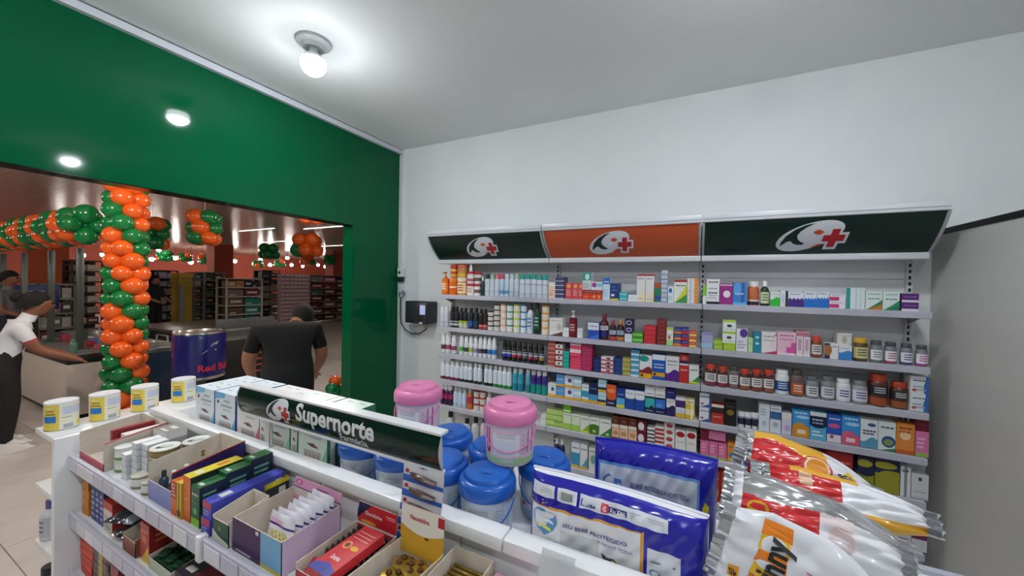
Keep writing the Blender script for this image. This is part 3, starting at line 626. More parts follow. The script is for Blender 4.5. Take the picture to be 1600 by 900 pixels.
s.R('jar', 1358, 1390, 1, 585, 585, '5A2A1C', 'B8401E', 'big dark brown jar with orange cap', label=('20282C', .35, .65, 'C8D0D0'), bands=[(.35, 'A85030')]); s.R('jar', 1391.5, 1421, 1, 597, 597, '52261A', 'B03C1E', 'big brown jar with orange cap before white cartons', label=('242A2C', .35, .65, 'D0D4D0'), bands=[(.35, '9A5A34')])
s.B(1422.5, 1452.5, 588, 2, 'DDE2E8', 'd .0 DDE2E8;s .82 1 3A6AB0;c .95 .3 .25 .5 3A6AB0;t .75 303848;l .15 .5 2 A8B0B8;c .2 .2 .12 .08 C04A3A', 'white and blue carton at the shelf end')
# ---------------------------------------------------------------- fourth shelf
s = Shelf(3)
WB = 'DCE4EE'
s.R('spray', 689, 718.4, 4, 562, 565, WB, 'E6EAF0', 'white spray can with plum base', bands=[(.22, '7A2048'), (.6, WB)])
s.R('spray', 719, 738.5, 3, 565, 567, WB, 'E6EAF0', 'white spray can with black base', bands=[(.2, '24262C'), (.6, WB)])
s.R('spray', 740.4, 753.4, 2, 567, 568, WB, 'E6EAF0', 'white spray can with black base, second group', bands=[(.2, '24262C'), (.6, WB)])
s.R('spray', 757, 770.2, 2, 569, 570, WB, 'E6EAF0', 'white spray can with black foot, third group', bands=[(.2, '1E2024'), (.6, WB)])
s.R('spray', 771, 800, 4, 570, 573, WB, 'E6EAF0', 'white spray can with green base', bands=[(.2, '2F8A3C'), (.6, WB)])
s.R('spray', 801, 818, 2, 574, 575, '3A9CB4', 'D8E6EA', 'turquoise spray can', bands=[(.45, '1F86A0'), (.72, '48A8BC')])
s.R('spray', 821.5, 829.3, 1, 576, 576, '5AAEC0', 'DCE8EC', 'pale turquoise spray can', bands=[(.45, '2A90A8')])
s.R('spray', 829.8, 855.6, 3, 577, 579, '3A2A80', 'E4E4EC', 'purple and teal spray can', bands=[(.52, '1F9488'), (.6, '4A5AA0')])
s.B(856, 868.6, 599, 1, 'E6EAEE', 'b 0 .2 E0B030;c .6 .6 .2 .15 3A5A98;t .85 A0B0C0', 'white carton with yellow foot beside the sprays')
s.B(869, 882, 585, 2, '5A9CD8', 'b 0 .2 E0A82A;t .6 D8E8F8', 'sky blue carton with yellow foot'); s.B(882.3, 895.2, 587, 2, 'E4E8F0', 'b 0 .2 E0A82A;c .6 .6 .25 .18 4A4A98;t .85 A0A8B8', 'white carton with yellow foot'); s.B(895.5, 908.4, 588.5, 2, 'A8D4E4', 'b 0 .2 DCA42A;b .5 .75 E0EEF4', 'pale aqua carton with yellow foot')
s.B(908.8, 920, 601, 1, 'DDE8EE', 'b .3 .65 3A98B8;b 0 .16 E0B030;t .85 5A98A8', 'white carton with aqua band')
s.B(920.3, 934.3, 597.5, 1, '1A2450', 'b 0 .14 D8A830;b .14 .42 4A98D0;t .7 8098C8', 'navy carton with light blue base')
s.B(934.6, 947.4, 593, 2, 'BFE0EE', 'b 0 .2 E0AC2A;b .2 .4 2A3A5A;t .7 6AA0B8', 'tall pale blue carton')
s.B(947.7, 963, 601, 1, '1E2450', 'b .42 1 D8602A;c .5 .42 .5 .14 D8602A;c .5 .72 .4 .1 F0905A;t .15 C8C0D8', 'orange and navy carton')
s.B(963.3, 976.6, 607, 1, '1F3A8C', 'b 0 .5 5AB0E0;b 0 .16 D8D040;t .7 98B0E0', 'blue carton with pale base and yellow foot')
s.B(977, 992, 609, 1, '1F4AA0', 'b .62 1 E4E8EE;c .5 .62 .5 .08 E4E8EE;t .82 90A0B8', 'blue carton with white top, left of two'); s.B(992.3, 1007.2, 611, 1, '1F4AA0', 'b .62 1 E4E8EE;c .5 .62 .5 .08 E4E8EE;t .82 90A0B8', 'blue carton with white top, right of two')
s.B(1007.6, 1023, 600, 1, 'E6E8EC', 't .82 303840;t .3 303840;b 0 .12 303840', 'white carton standing on teal carton', yb=621.5); s.B(1007.6, 1023, 622, 1, '1A2A50', 'b .35 1 3AB0B0;c .7 .4 .2 .1 1A2A50;t .15 A8C8D8', 'teal and navy carton under white carton')
s.B(1023.4, 1039.6, 602, 1, 'E6E8EC', 't .82 303840;t .3 303840;b 0 .12 303840', 'white carton standing on royal blue carton', yb=624); s.B(1023.4, 1039.6, 624.5, 1, '1E2450', 'b .4 1 3A74D0;c .4 .6 .3 .15 5A94E0;t .15 A8B8D8', 'royal blue carton under white carton')
s.B(1041, 1055.3, 608, 1, '2A2A70', 't .7 B0B0E0;b 0 .1 E4E4EC', 'indigo carton standing on white carton', yb=625); s.B(1041, 1055.3, 625.5, 1, 'E6E6EA', 'b 0 .22 E0B030;w .6 2A2A60;t .9 8A8AA0', 'white and indigo carton with yellow foot')
s.B(1055.7, 1070.8, 621, 1, 'E6E4EA', 'b .5 .85 4A2A70;b 0 .2 D8A82A;b .2 .4 C8D0E4', 'white carton with violet band'); s.B(1071, 1085.5, 624, 1, 'F0E4A8', 'b .5 .75 E0C040;b 0 .2 D8B030;s .6 .8 F4F0E0;t .85 A09050', 'pale yellow carton')
s.B(1093, 1111, 614.5, 2, 'DDE2E8', 's .85 1 3A5A98;d .3 3A5A98;t .75 303848;c .25 .25 .14 .07 B84A3A', 'white and blue carton beside the upright')
s.B(1111.5, 1131, 632, 1, 'B83A28', 'b .55 .85 3A241C;b .85 1 E8DCD0;t .35 F0C0A0', 'red carton with dark band')
s.B(1131.5, 1151, 628, 1, '1E1C1C', 'c .5 .55 .3 .12 8A7A30;t .8 605848', 'black carton with gold mark')
s.R('tube', 1152.5, 1185, 3, 642, 645, '1E2638', 'E6E8EC', 'navy tube with white top', bands=[(.55, '1E2638'), (.62, '9098A8'), (1, 'E4E6EA')])
s.B(1186, 1203, 631, 1, 'DFE6EA', 'l .55 .85 3 A0C0D0;c .5 .3 .2 .1 A8C8D8', 'pale grey-blue carton, left of pair'); s.B(1203.3, 1220.8, 634, 1, 'DFE6EA', 'b .5 .78 3A6A98;c .5 .3 .25 .1 A8C0D0;t .88 8098A8', 'pale carton with steel blue band'); s.B(1221.2, 1237, 645, 1, 'D8D2E4', 'b .75 1 E8E4DC;c .6 .3 .3 .15 B8A8D8', 'pale lilac carton')
s.B(1238, 1265.2, 641, 1, '3F9AD8', 'b 0 .4 D8922E;c .45 .4 .35 .14 D8922E;r .3 .12 .8 .28 F0E0C0;c .6 .75 .4 .06 A8D8F0;t .9 D8ECF8', 'sky blue carton with orange base')
s.B(1265.6, 1291.8, 644, 1, '5AB0DC', 'b .72 1 E4E8EC;b .5 .85 1A2448;c .5 .52 .45 .1 1A2448;t .72 D0D8E8;t .6 A8B8D0;l .1 .35 2 D8ECF4', 'aqua carton with navy arch')
s.B(1292.2, 1315, 648, 1, '2A5AB8', 'c .5 .6 .4 .08 D85A8A;b 0 .28 E4DCE0;c .35 .2 .15 .07 B05A78;t .85 D8E4F4', 'blue carton with pink swirl')
s.B(1315.3, 1344, 650, 1, '3A94D8', 'b 0 .35 D8607A;c .4 .36 .35 .12 D8607A;r .25 .1 .75 .24 F0D8D8;c .6 .72 .4 .06 A8D4F0;t .9 D8E8F8', 'sky blue carton with pink base')
s.B(1344.5, 1372, 655.5, 1, 'E0E6E8', 'w .3 5A9AB8;c .65 .82 .25 .06 3A5A88;t .6 303840;t .5 404850', 'white carton with blue wave'); s.B(1372.3, 1400, 659, 1, 'DDE4E0', 'c .6 .32 .4 .2 2A4A88;c .6 .3 .3 .12 7A9A60;t .8 303838;d .12 3A7A5A', 'white carton with dark blue oval')
s.B(1400.4, 1429.8, 662, 1, 'E08A3A', 'c .5 .6 .3 .15 F0C8A0;b 0 .12 C85A28;t .85 8A4020;t .72 A05028', 'orange carton'); s.B(1430.4, 1452, 675, 1, 'D878A8', 'b 0 .15 9AB858;l .3 .8 3 F0B8D0', 'pink carton with green foot'); s.B(1430.4, 1452, 652, 1, '7A1A2A', 't .5 A04050', 'dark red carton on the pink carton', yb=675.5, dy=.012)
# ---------------------------------------------------------------- fifth shelf
s = Shelf(4)
s.R('bottle', 689, 708, 3, 601, 603, '4A2050', 'E8E4EA', 'plum bottle with pink top', bands=[(.5, '3A2048'), (.9, 'B02A68')])
s.R('bottle', 709, 729.4, 3, 603, 606, 'CBDCEE', 'E4ECF4', 'pale blue bottle', bands=[(.3, 'B8CCE4'), (.6, 'D0E0F0')])
s.R('bottle', 729.8, 738.2, 1, 607, 607, 'D8762A', 'E8D8D0', 'orange bottle with crimson top', bands=[(.45, 'D8762A'), (1, 'B8305A')])
s.R('tub', 740, 749.3, 1, 609, 609, 'E8E4E0', 'A82A26', 'white tub with red lid', stack=3); s.R('tub', 749.6, 758.6, 1, 610, 610, 'E4DCD4', 'B03024', 'cream tub with red lid', stack=3)
s.R('bottle', 760, 768.6, 1, 612, 612, 'E6D8E0', 'E8E8EC', 'pale pink bottle beside the cream tubs')
s.B(845, 853.3, 648, 1, 'E4E6E2', 't .6 A8B0A8', 'narrow white carton beside lime cartons')
s.B(853.6, 866.8, 640, 3, 'C8E08A', 'b 0 .3 8AC040;t .65 6A9A40', 'lime carton, left stack'); s.B(867, 879, 642, 3, 'C4DC88', 'b 0 .3 86BC3C;t .65 6A9A40', 'lime carton, right stack')
s.B(879.3, 892.4, 645, 1, 'DCE8C8', 'b 0 .35 A0C850;b .8 1 E8ECE4;t .88 708860', 'white and lime carton, left of two'); s.B(892.7, 906, 647.5, 1, 'DCE8C8', 'b 0 .35 A0C850;b .8 1 E8ECE4;t .88 708860', 'white and lime carton, right of two')
s.B(880, 892, 632.5, 1, '7CC22E', 'b .2 .4 E0F0C8', 'bright lime carton on top of white lime carton', yb=645.5)
s.B(906.3, 920.8, 650, 1, 'E0E6DA', 'd .55 8AB83A;b 0 .12 C8D860;t .82 607858', 'white carton with green sweep'); s.B(921, 936, 653, 1, 'E2E6DE', 'b 0 .55 4A7A2A;c .5 .5 .5 .12 4A7A2A;c .5 .2 .2 .1 A8C878;t .85 586850', 'white carton with dark green base'); s.B(936.3, 955, 656, 1, 'E4E8E0', 'd .6 3A7A3A;c .7 .15 .15 .08 C8D8A0;t .82 586858', 'white carton with dark green sweep')
for i, (x0, x1) in enumerate(((956, 967.5), (968, 981.3), (981.8, 995))):
    s.B(x0, x1, 650+i*2, 1, '5A2A22', 'b 0 .3 EADCD0;b .85 1 7A4030;c .5 .6 .3 .12 8A5040', ['brown carton with cream foot, left of three', 'brown carton with cream foot, middle of three', 'brown carton with cream foot, right of three'][i], yb=668+i*2)
    s.B(x0, x1, 668.5+i*2, 1, 'E2C0A0', 'c .5 .55 .35 .2 C88A5A;b 0 .15 7A3030', ['peach carton under brown, left of three', 'peach carton under brown, middle of three', 'peach carton under brown, right of three'][i])
s.B(996, 1010, 657, 2, '6A1A30', 'c .4 .5 .35 .35 E8E0E4;t .2 D0A0B0', 'maroon carton with white disc')
s.B(1011, 1023, 668, 5, 'E4E0E0', 'b 0 .4 303038', 'thin white and black carton', dep=.06); s.B(1023.4, 1037.5, 666, 5, 'E4DEDC', 'b 0 .5 A82A30', 'thin white and red carton', dep=.06)
s.B(1038, 1054.6, 659.5, 4, 'E6E2E0', 'c .5 .5 .32 .3 A0222C;c .5 .55 .25 .15 C85058', 'white carton with red oval')
s.B(1055, 1071.5, 672, 1, 'E6E4E2', 'c .5 .8 .42 .13 A0222C;t .45 B8B8B8;b 0 .1 303038', 'large white carton with red oval, left'); s.B(1071.8, 1088.5, 674, 1, 'E6E4E2', 'c .5 .8 .42 .13 A0222C;t .45 B8B8B8;b 0 .1 303038', 'large white carton with red oval, right')
for i in range(3): s.B(1094+i*14, 1107.7+i*14, 688+i*2.5, 1, 'D870A0', 'b 0 .12 9AB858;l .3 .85 3 F0B0CC', ['pink carton beside the upright', 'middle pink carton in a row of three', 'pink carton next to the orange carton'][i])
s.B(1107, 1134, 674.5, 1, 'D87AA4', 't .6 F0C0D4;t .3 E8A8C4', 'wide pink carton lying on pink cartons', yb=688); s.B(1094, 1106, 668, 1, '7A1C30', 't .6 A04858', 'dark red carton on the pink carton beside upright', yb=687.5)
s.B(1136.5, 1156, 693, 1, 'D88A3A', 'b 0 .2 D8A82A;c .5 .35 .4 .15 4A7AB8;t .8 8A4A20', 'orange carton with blue oval')
for i in range(6): s.B(1158+i*22, 1179+i*22, 697+i*4.4, 1, ['C8404A', 'D8C8C0', 'B03038', 'C84A3A', 'E0D8D4', 'B8303A'][i], 't .7 F0D0C8;b 0 .15 E0B0A0', ['rosy red', 'beige', 'crimson', 'tomato red', 'cream', 'ruby red'][i]+' carton behind the snack bags')
s.B(1292, 1333, 700, 1, 'A82A2E', 't .6 D88070;b .85 1 8A2026', 'wide dark red carton above the snack bag')
s.B(1340, 1366.5, 714, 1, '1E2448', 'c .4 .8 .5 .12 A8A030;b 0 .5 8A8A28;c .5 .5 .5 .1 1E2448', 'navy and olive carton, narrow'); s.B(1367, 1406.5, 716, 1, '1E2448', 'c .4 .78 .5 .1 A8A030;b 0 .55 98982A;c .7 .55 .5 .1 98982A', 'navy and olive carton, wide')
s.B(1407.2, 1423.5, 729, 1, 'E0E2E4', 's .35 .65 8A8E94;t .85 404448', 'narrow white carton with grey strip'); s.B(1424, 1451.5, 741, 1, 'D4D6D8', 'c .5 .8 .12 .08 50545A;t .3 A8ACB0;b 0 .08 B8BABC', 'plain pale grey carton at the shelf end')
# ---------------------------------------------------------------- sixth shelf
s = Shelf(5)
for i, (x, yt) in enumerate(((696, 644), (722, 655), (736, 653), (750, 651))):
    s.R('bottle', x, x+12, 1, yt, yt, 'C9CCD0', '1C1E22', ['white bottle with black cap near the end panel', 'low white bottle with black cap', 'white bottle with black cap in the middle', 'white bottle with black cap by the pink bucket'][i])
s.R('bottle', 866, 883, 2, 684, 686, '1E2A58', 'E6E6EA', 'navy bottle with white cap', label=('3A98C8', .15, .5, 'E0ECF4'))
s.B(893, 906, 692, 1, 'DDE6EA', 'b .1 .6 3A98C0;t .8 607888;b 0 .1 D8B040', 'white carton with aqua block'); s.B(906.4, 918, 694.5, 1, 'E4E6E8', 'd .5 4AA0B8;t .8 607080;b 0 .1 D8B040', 'white carton with aqua sweep'); s.B(920, 934, 700, 1, 'DDDCD8', 'c .5 .5 .3 .2 68A890;t .85 808080', 'grey carton with green disc')
for i in range(8): s.B(938+i*20, 957+i*20, 704+i*3.8, 1, ['C8A0A8', 'B8C0D0', 'D0C8B0', 'A8303A', 'C8C4C0', 'B84A48', 'D0CCC8', 'A83A40'][i], 't .7 F0E8E0;b 0 .15 808088', ['rose grey', 'steel blue', 'sand', 'crimson', 'stone grey', 'brick', 'ash white', 'garnet'][i]+' carton behind the nappy packs')
s.B(1108, 1126, 735, 1, 'A82820', 'c .5 .3 .35 .2 C89A60;t .75 F0D0B0', 'red carton with tan disc, left'); s.B(1126.5, 1150, 738, 1, 'B8401E', 'c .5 .3 .35 .2 D8A050;t .75 F0D8B0', 'orange-red carton with tan disc')
s.B(1400, 1424, 806, 2, 'C8C8CA', 't .6 404448', 'grey carton'); s.B(1424.5, 1450, 800, 1, 'CFCFD2', 'b .3 .42 6A2A58;c .3 .85 .15 .06 303030;t .7 505458', 'pale carton with plum stripe')
# ================================================================== the gondola in front
GX0, GX1, GYF, GYS = -2.245, .95, .535, .79
NZ, LZ, BZ, TZ, FZD = .868, .638, .40, 1.0, .905
GW = noisy('gondola_white', 'E4E6E7', 'EAEBEC', 6, .28)
go = thing('display_gondola', 'white double-sided display gondola in the foreground with price rails', 'gondola', (0, 0, 0))
MB().bevel_box((GX0-.032, .492, 0), (GX0, 1.3, .957), GW, .004, 2).build('end_panel', go)
MB().bevel_box((GX1, .492, 0), (GX1+.032, 1.3, .957), GW, .004, 2).build('end_panel', go)
xs = [GX0+.002, -1.62, -1.075, -.53, .015, .56, GX1-.002]
for a, b in zip(xs, xs[1:]): MB().box((a+.002, GYS, .05), (b-.002, GYS+.02, .968), GW).build('spine_panel', go, smooth=False)
for x in xs[1:-1]: MB().box((x-.002, GYS+.004, .05), (x+.002, GYS+.016, .968), DARK).build('spine_slot', go, smooth=False)
cx = [GX0, -1.36, -.40, .56, GX1]
for i, (a, b) in enumerate(zip(cx, cx[1:])):
    dy = 0 if i else .006
    MB().bevel_box((a+.002, .766+dy, .967), (b-.002, .818, TZ), GW, .004, 2).build('cap_rail', go)
MB().box((GX0, .818, FZD-.02), (GX1, 1.29, FZD-.002), GW).build('back_shelf', go, smooth=False)
MB().box((GX0, 1.27, FZD-.05), (GX1, 1.29, FZD+.01), RAILM).build('price_rail', go, smooth=False)
MB().box((GX0, .55, 0), (GX1, 1.25, .12), GW).build('plinth', go, smooth=False)
tagm = [MB().bevel_box((-.041, -.0022, -.021), (.041, 0, .021), c, .0015, 1).mesh('price_label', False) for c in (LABM, LAB2, M('DCDCE6', .35))]
for z in (NZ, LZ, BZ):
    s_ = MB().box((GX0, GYF+.006, z-.022), (GX1, GYS, z-.001), SHELFM).build('shelf', go, smooth=False)
    r_ = MB().bevel_box((GX0, GYF-.006, z-.046), (GX1, GYF+.008, z+.012), M('C4C4D2', .3), .003, 2).build('price_rail', go, smooth=False)
    x = GX0+.05; k = 0
    while x < -.1 and (z == NZ or x < -1.3):
        link('price_label', tagm[_rnd.randrange(3)], r_, (x, GYF-.0062, z-.017)); x += .0865; k += 1
    MB().bevel_box((-1.235, GYF-.012, z-.055), (-1.212, GYF+.012, z+.016), GW, .003, 2).build('rail_joint', go)
# end shelves
EX = -2.515
zz = [.95, onX(62, 760, -2.45).z, onX(62, 850, -2.45).z, .2]
for z in zz:
    MB().bevel_box((EX, .498, z-.024), (GX0-.031, 1.3, z), GW, .004, 2).build('end_shelf', go)
# tins on the top end shelf
tinr = .049
def tin_parts(r, h):
    P = []
    b = MB().lathe([(r*.97, 0), (r, .003), (r, h-.008)], M('EDE6C4', .3), 36); P.append(('body', b.mesh('body')))
    m = MB()
    def surf(u, v, e): a = -PI*.42+u*PI*1.2-.25*PI; return ((r+.0004+e)*math.cos(a), (r+.0004+e)*math.sin(a), .004+(h-.014)*v)
    def R(u0, v0, u1, v1, c, e):
        n = max(1, int((u1-u0)*24))
        for q in range(n): m.poly(rect(u0+(u1-u0)*q/n, v0, u0+(u1-u0)*(q+1)/n, v1), c, surf, e)
    R(0, 0, .30, 1, 'E9CE55', 0); R(.30, 0, 1, 1, 'ECE8D4', 0); R(.02, .30, .25, .56, '2C7CC8', .0003); R(.05, .72, .22, .80, 'B8943A', .0003); R(.06, .84, .2, .9, 'D8E0A0', .0003); R(.05, .62, .24, .66, '5A5040', .0003)
    R(.34, .58, .8, .93, 'D6D8E4', .0003)
    for q in range(5): R(.37, .63+q*.06, .72, .645+q*.06, 'B0B4C8', .0005)
    R(.6, .06, .8, .24, 'DCC23A', .0003); R(.36, .04, .52, .2, 'A8ACB4', .0003); R(.34, .46, .5, .48, '5A5A50', .0003)
    P.append(('label', m.mesh('label')))
    l = MB().lathe([(r*1.015, h-.009), (r*1.02, h-.002), (r*.99, h), (r*.93, h), (r*.92, h-.003), (.0005, h-.003)], M('E4E6E8', .25), 36); P.append(('lid', l.mesh('lid')))
    P.append(('base_rim', MB().lathe([(r*1.01, 0), (r*1.015, .002), (r*1.005, .004)], M('C0C0B8', .25, .9), 36).mesh('base_rim')))
    return P
TP = tin_parts(tinr, .118)
for i, y in enumerate((.552, .68, .82, .977)):
    put_round('formula_tin', TP, ['yellow and white tin nearest the floor aisle on the end shelf', 'yellow and white tin second along the end shelf', 'yellow and white tin third along the end shelf', 'yellow and white tin beside the cartons on the end shelf'][i], 'tin', (-2.425+[0, .005, 0, -.01][i], y, .9505), [.62, .68, .62, .66][i], 'tins on the gondola end shelf')
# bottles on the lower end shelves
put_round('lotion_bottle', round_parts('bottle', .032, .165, 'D6D6DC', '6A5A9A', [(.1, 'D6D6DC')], ('C0C0C8', .1, .6, '707080')), 'white bottle with violet cap on the middle end shelf', 'bottle', (-2.474, .535, zz[2]+.0005))
put_round('lotion_bottle', round_parts('jar', .034, .15, '9AA4B8', '1A1C28', [(.1, '8A94A8')], ('C8D0DC', .15, .6, '606878')), 'bluish bottle with black cap on the lowest end shelf', 'bottle', (-2.474, .535, zz[3]+.0005))

# ------------------------------------------------------------------ the curved sign over the gondola
ST, SB = (.757, 1.212), (.765, 1.118)
def sprof(t): return (SB[0]+(ST[0]-SB[0])*t-.014*4*t*(1-t), SB[1]+(ST[1]-SB[1])*t)
def ssurf(u, v, e):
    y, z = sprof(v); y2, z2 = sprof(v+.01); dy, dz = y2-y, z2-z; L = math.hypot(dy, dz); return (u, y-dz/L*e, z+dy/L*e)
t = thing('gondola_sign', 'dark green curved sign reading Supernorte Farmácia above the gondola', 'sign')
SX0, SX1 = -1.470, -.572
DGS = noisy('dark_green_gloss', '04261E', '072C23', 2, .14)
m = MB(); m.grid(lambda u, v: ssurf(SX0+(SX1-SX0)*u, v, 0), 1, 18, DGS); m.grid(lambda u, v: ssurf(SX1+(SX0-SX1)*u, v, -.004), 1, 18, WHITE); m.build('sign_panel', t)
SH = .098
m = MB(); sg = lambda u, v, e: ssurf(u, .5+v/SH, e)
emblem(m, sg, -1.235, .002, .042, DGS, .0007, .006); m.build('emblem', t, smooth=False)
m = MB(); m.text('Supernorte', M('DDE0E2', .35), sg, -.968, .017, .076, .0008, 1.0, .03, bands=.006, maxw=.345); m.build('lettering', t, smooth=False)
m = MB(); m.text('Farmácia', M('D2D6D8', .35), sg, -.885, -.0265, .032, .0008, 1.0, .02, bands=.006, maxw=.155); m.build('lettering', t, smooth=False)
for nm, tt, d0, d1 in (('top_rail', 1, -.001, .007), ('bottom_rail', 0, -.007, .001)):
    y, z = sprof(tt); MB().bevel_box((SX0, y-.005, z+d0), (SX1, y+(.03 if tt else .012), z+d1), M('DFE1E2', .3), .0015, 1).build(nm, t)
for xe in (SX0-.003, SX1):
    pts = [sprof(q/12) for q in range(13)]; m = MB(); K = 13
    vs = [(xe, y-.002, z) for y, z in pts]; vs += [(xe+.003, y, z) for _, y, z in vs]
    m.add(vs, [list(range(K))[::-1], list(range(K, 2*K))]+[(q, (q+1) % K, K+(q+1) % K, K+q) for q in range(K)], M('C6C8CA', .3, .4)); m.build('end_plate', t, smooth=False)
for x in (-1.36, -.72):
    MB().tube([(x, .80, TZ+.0005), (x, .80, 1.17), (x, .775, 1.19)], .006, STEEL, 8).build('bracket', t)

# ------------------------------------------------------------------ inhaler-type cartons behind the rail
def kit_carton(w, d, h, base, tint, side):
    m = MB().box((-w/2, -d/2, 0), (w/2, d/2, h), base)
    F = lambda u, v, e: (-w/2+u*w, -d/2-e, v*h)
    m.poly([(.55, 0), (1, 0), (1, .6), (.8, .35), (.6, .15)], tint, F, .0004); m.poly([(0, .86), (.5, .92), (.5, 1), (0, 1)], tint, F, .0004)
    m.poly(rect(.2, .05, .8, .48), 'B9B2B0', F, .0006)
    for q in range(4): m.poly(rect(.25+q*.14, .08, .33+q*.14, .44), 'A39A98', F, .0008)
    m.poly([(.28, .58), (.55, .6), (.72, .54), (.5, .54)], '3A2A34', F, .0006); m.poly([(.5, .59), (.62, .58), (.7, .55), (.55, .56)], 'A83A40', F, .0008)
    m.poly(ell(.16, .82, .05, .035, 12), '2A2E34', F, .0006); m.poly(rect(.3, .75, .85, .79), 'A8ACB4', F, .0006); m.poly(rect(.4, .68, .8, .71), 'C0C2C8', F, .0006); m.poly(rect(.45, .84, .75, .88), 'B0B4BC', F, .0006)
    m.poly(rect(0, 0, 1, 1), side, lambda u, v, e: (w/2+e, -d/2+u*d, v*h), .0003); m.poly(rect(.12, .1, .3, .9), 'D8DCE0', lambda u, v, e: (w/2+e, -d/2+u*d, v*h), .0006)
    T = lambda u, v, e: (-w/2+u*w, -d/2+v*d, h+e)
    for u in (.2, .62):
        for v in (.3, .72): m.poly(rect(u, v, u+.2, v+.045), '74787F', T, .0004)
    return m.mesh('carton', False)
KH, KD = .224, .104
ks = [(-1.885, 'DCE6EE', '7ABCE0', '2A4A98', 'pale blue'), (-1.727, 'DCE6EE', '6AB4E0', '24428E', 'blue-sided pale'), (-1.562, 'E6E2E4', 'D8709A', '7A1A34', 'pink-edged white'), (-1.376, 'DCEAE4', '9AD0B8', '2F8A48', 'mint green'), (-1.175, 'D8E8DE', '8AC4A8', '3A7A58', 'pale teal')]
for i, (x, b_, tn, sd, nm) in enumerate(ks):
    me = kit_carton(.15, KD-.001, KH, b_, tn, sd)
    for r_ in range(2):
        o = link('kit_carton', me, None, (x, .83+KD/2+r_*KD, FZD), 0)
        tag(o, f'{nm} kit carton in the {"front" if r_ == 0 else "back"} row on the gondola', 'box', 'kit cartons on the gondola')
for i, x in enumerate((-1.467, -1.277)):
    o = link('kit_carton', kit_carton(.036, KD*2-.003, KH, 'E4E2E2', ['C8A0B0', 'A0C8A8'][i], ['6A1A30', '2F8848'][i]), None, (x, .83+KD, FZD))
    tag(o, ['narrow white kit carton with maroon side', 'narrow white kit carton with green side'][i], 'box')

# ------------------------------------------------------------------ buckets of wipes
def bucket_parts(lid, bodyc, band, foot, R=.0815, H=.172):
    lm = M(lid, .28); P = []
    bm_ = M(bodyc, .35); rb = R*.90
    P.append(('body', MB().lathe([(rb*.92, 0), (rb*.95, .004), (rb*.97, .05), (rb, .105), (rb, .118)], bm_, 40).mesh('body')))
    m = MB()
    def surf(u, v, e):
        a = -PI/2+(u-.5)*2*PI; rr = rb*(.955+.045*v)+.0006+e; return (rr*math.cos(a), rr*math.sin(a), .006+.098*v)
    def Rc(u0, v0, u1, v1, c, e):
        n = max(1, int((u1-u0)*40))
        for q in range(n): m.poly(rect(u0+(u1-u0)*q/n, v0, u0+(u1-u0)*(q+1)/n, v1), c, surf, e)
    Rc(0, 0, 1, 1, bodyc, 0); Rc(0, .0, 1, .2, foot, .0003)
    Rc(.40, .26, .58, .9, 'E4E6EA', .0004); Rc(.42, .36, .56, .7, 'D6DEE8', .0005)
    Rc(.33, .3, .375, 1, band, .0005); Rc(.64, .3, .69, 1, band, .0005)
    for q in range(8):
        Rc(.595, .3+q*.08, .63+.01*(q % 3), .325+q*.08, '9CA4B4', .0006)
    for q in range(3): Rc(.43, .78+q*.05, .55, .80+q*.05, 'B4A8B8', .0007)
    Rc(.345, .26, .37, .38, 'B02838', .0008); Rc(.46, .10, .54, .16, 'C8CCD4', .0006)
    P.append(('label', m.mesh('label')))
    P.append(('rim', MB().lathe([(rb, .108), (rb*1.04, .112), (rb*1.04, .119), (rb, .121)], M('E4E4E8', .35), 40).mesh('rim')))
    P.append(('lid', MB().lathe([(R*.985, .117), (R, .119), (R, .143), (R*.97, .151), (R*.9, .156), (R*.83, .158), (R*.81, .163), (R*.77, .168), (R*.62, H-.001), (.0005, H)], lm, 44).mesh('lid')))
    m = MB()
    for s_, w_ in ((1, .010), (-1, .010)): m.add([(-.012, -.03, H+.0006), (.014, -.026, H+.0006), (.004, -.018, H+.0006)], [(0, 1, 2)], M('8E1F4A' if lid != '1E63C4' else '12408A', .4)); break
    m.bevel_box((-.016, -.022, H-.003), (.02, -.006, H+.0012), lm, .001, 1)
    P.append(('opening_flap', m.mesh('opening_flap')))
    pts = [(rb*1.06*math.cos(a), rb*1.06*math.sin(a)-.002, .104-.058*math.sin(-a)**1.0) for a in [-PI*q/18 for q in range(19)]]
    P.append(('handle', MB().tube(pts, .0018, lm if lid == '1E63C4' else M('E07AB0', .35), 6).mesh('handle')))
    return P
BLUE = bucket_parts('1E63C4', 'CFDCE8', 'B8D0E6', '9AB8D4'); PINK = bucket_parts('E483B4', 'E2C6D8', 'B83A78', 'A8C898')
for (x, y, rz, d_) in ((-1.015, .908, .2, 'blue-lidded bucket under the sign, beside the kit cartons'), (-.850, .908, .5, 'blue-lidded bucket under the right half of the sign'), (-.685, .910, .3, 'blue-lidded bucket behind the hanging card strip'), (-.520, .903, .25, 'blue-lidded bucket standing clear in the front row'), (-.415, 1.072, .3, 'blue-lidded bucket behind the nappy pack'), (-.600, 1.075, 0, 'blue-lidded bucket in the back row under the pink bucket'), (-.785, 1.09, .6, 'blue-lidded bucket in the back row right of the sign'), (-.965, 1.085, .1, 'blue-lidded bucket in the back row behind the sign')):
    put_round('wipes_bucket', BLUE, d_, 'bucket', (x, y, FZD), rz, 'wipes buckets on the gondola')
put_round('wipes_bucket', PINK, 'pink-lidded bucket standing on the blue ones, front right', 'bucket', (-.500, 1.000, FZD+.1725), .35, 'wipes buckets on the gondola')
put_round('wipes_bucket', PINK, 'pink-lidded bucket standing on blue ones behind the sign', 'bucket', (-.862, 1.005, FZD+.1725), .25, 'wipes buckets on the gondola')

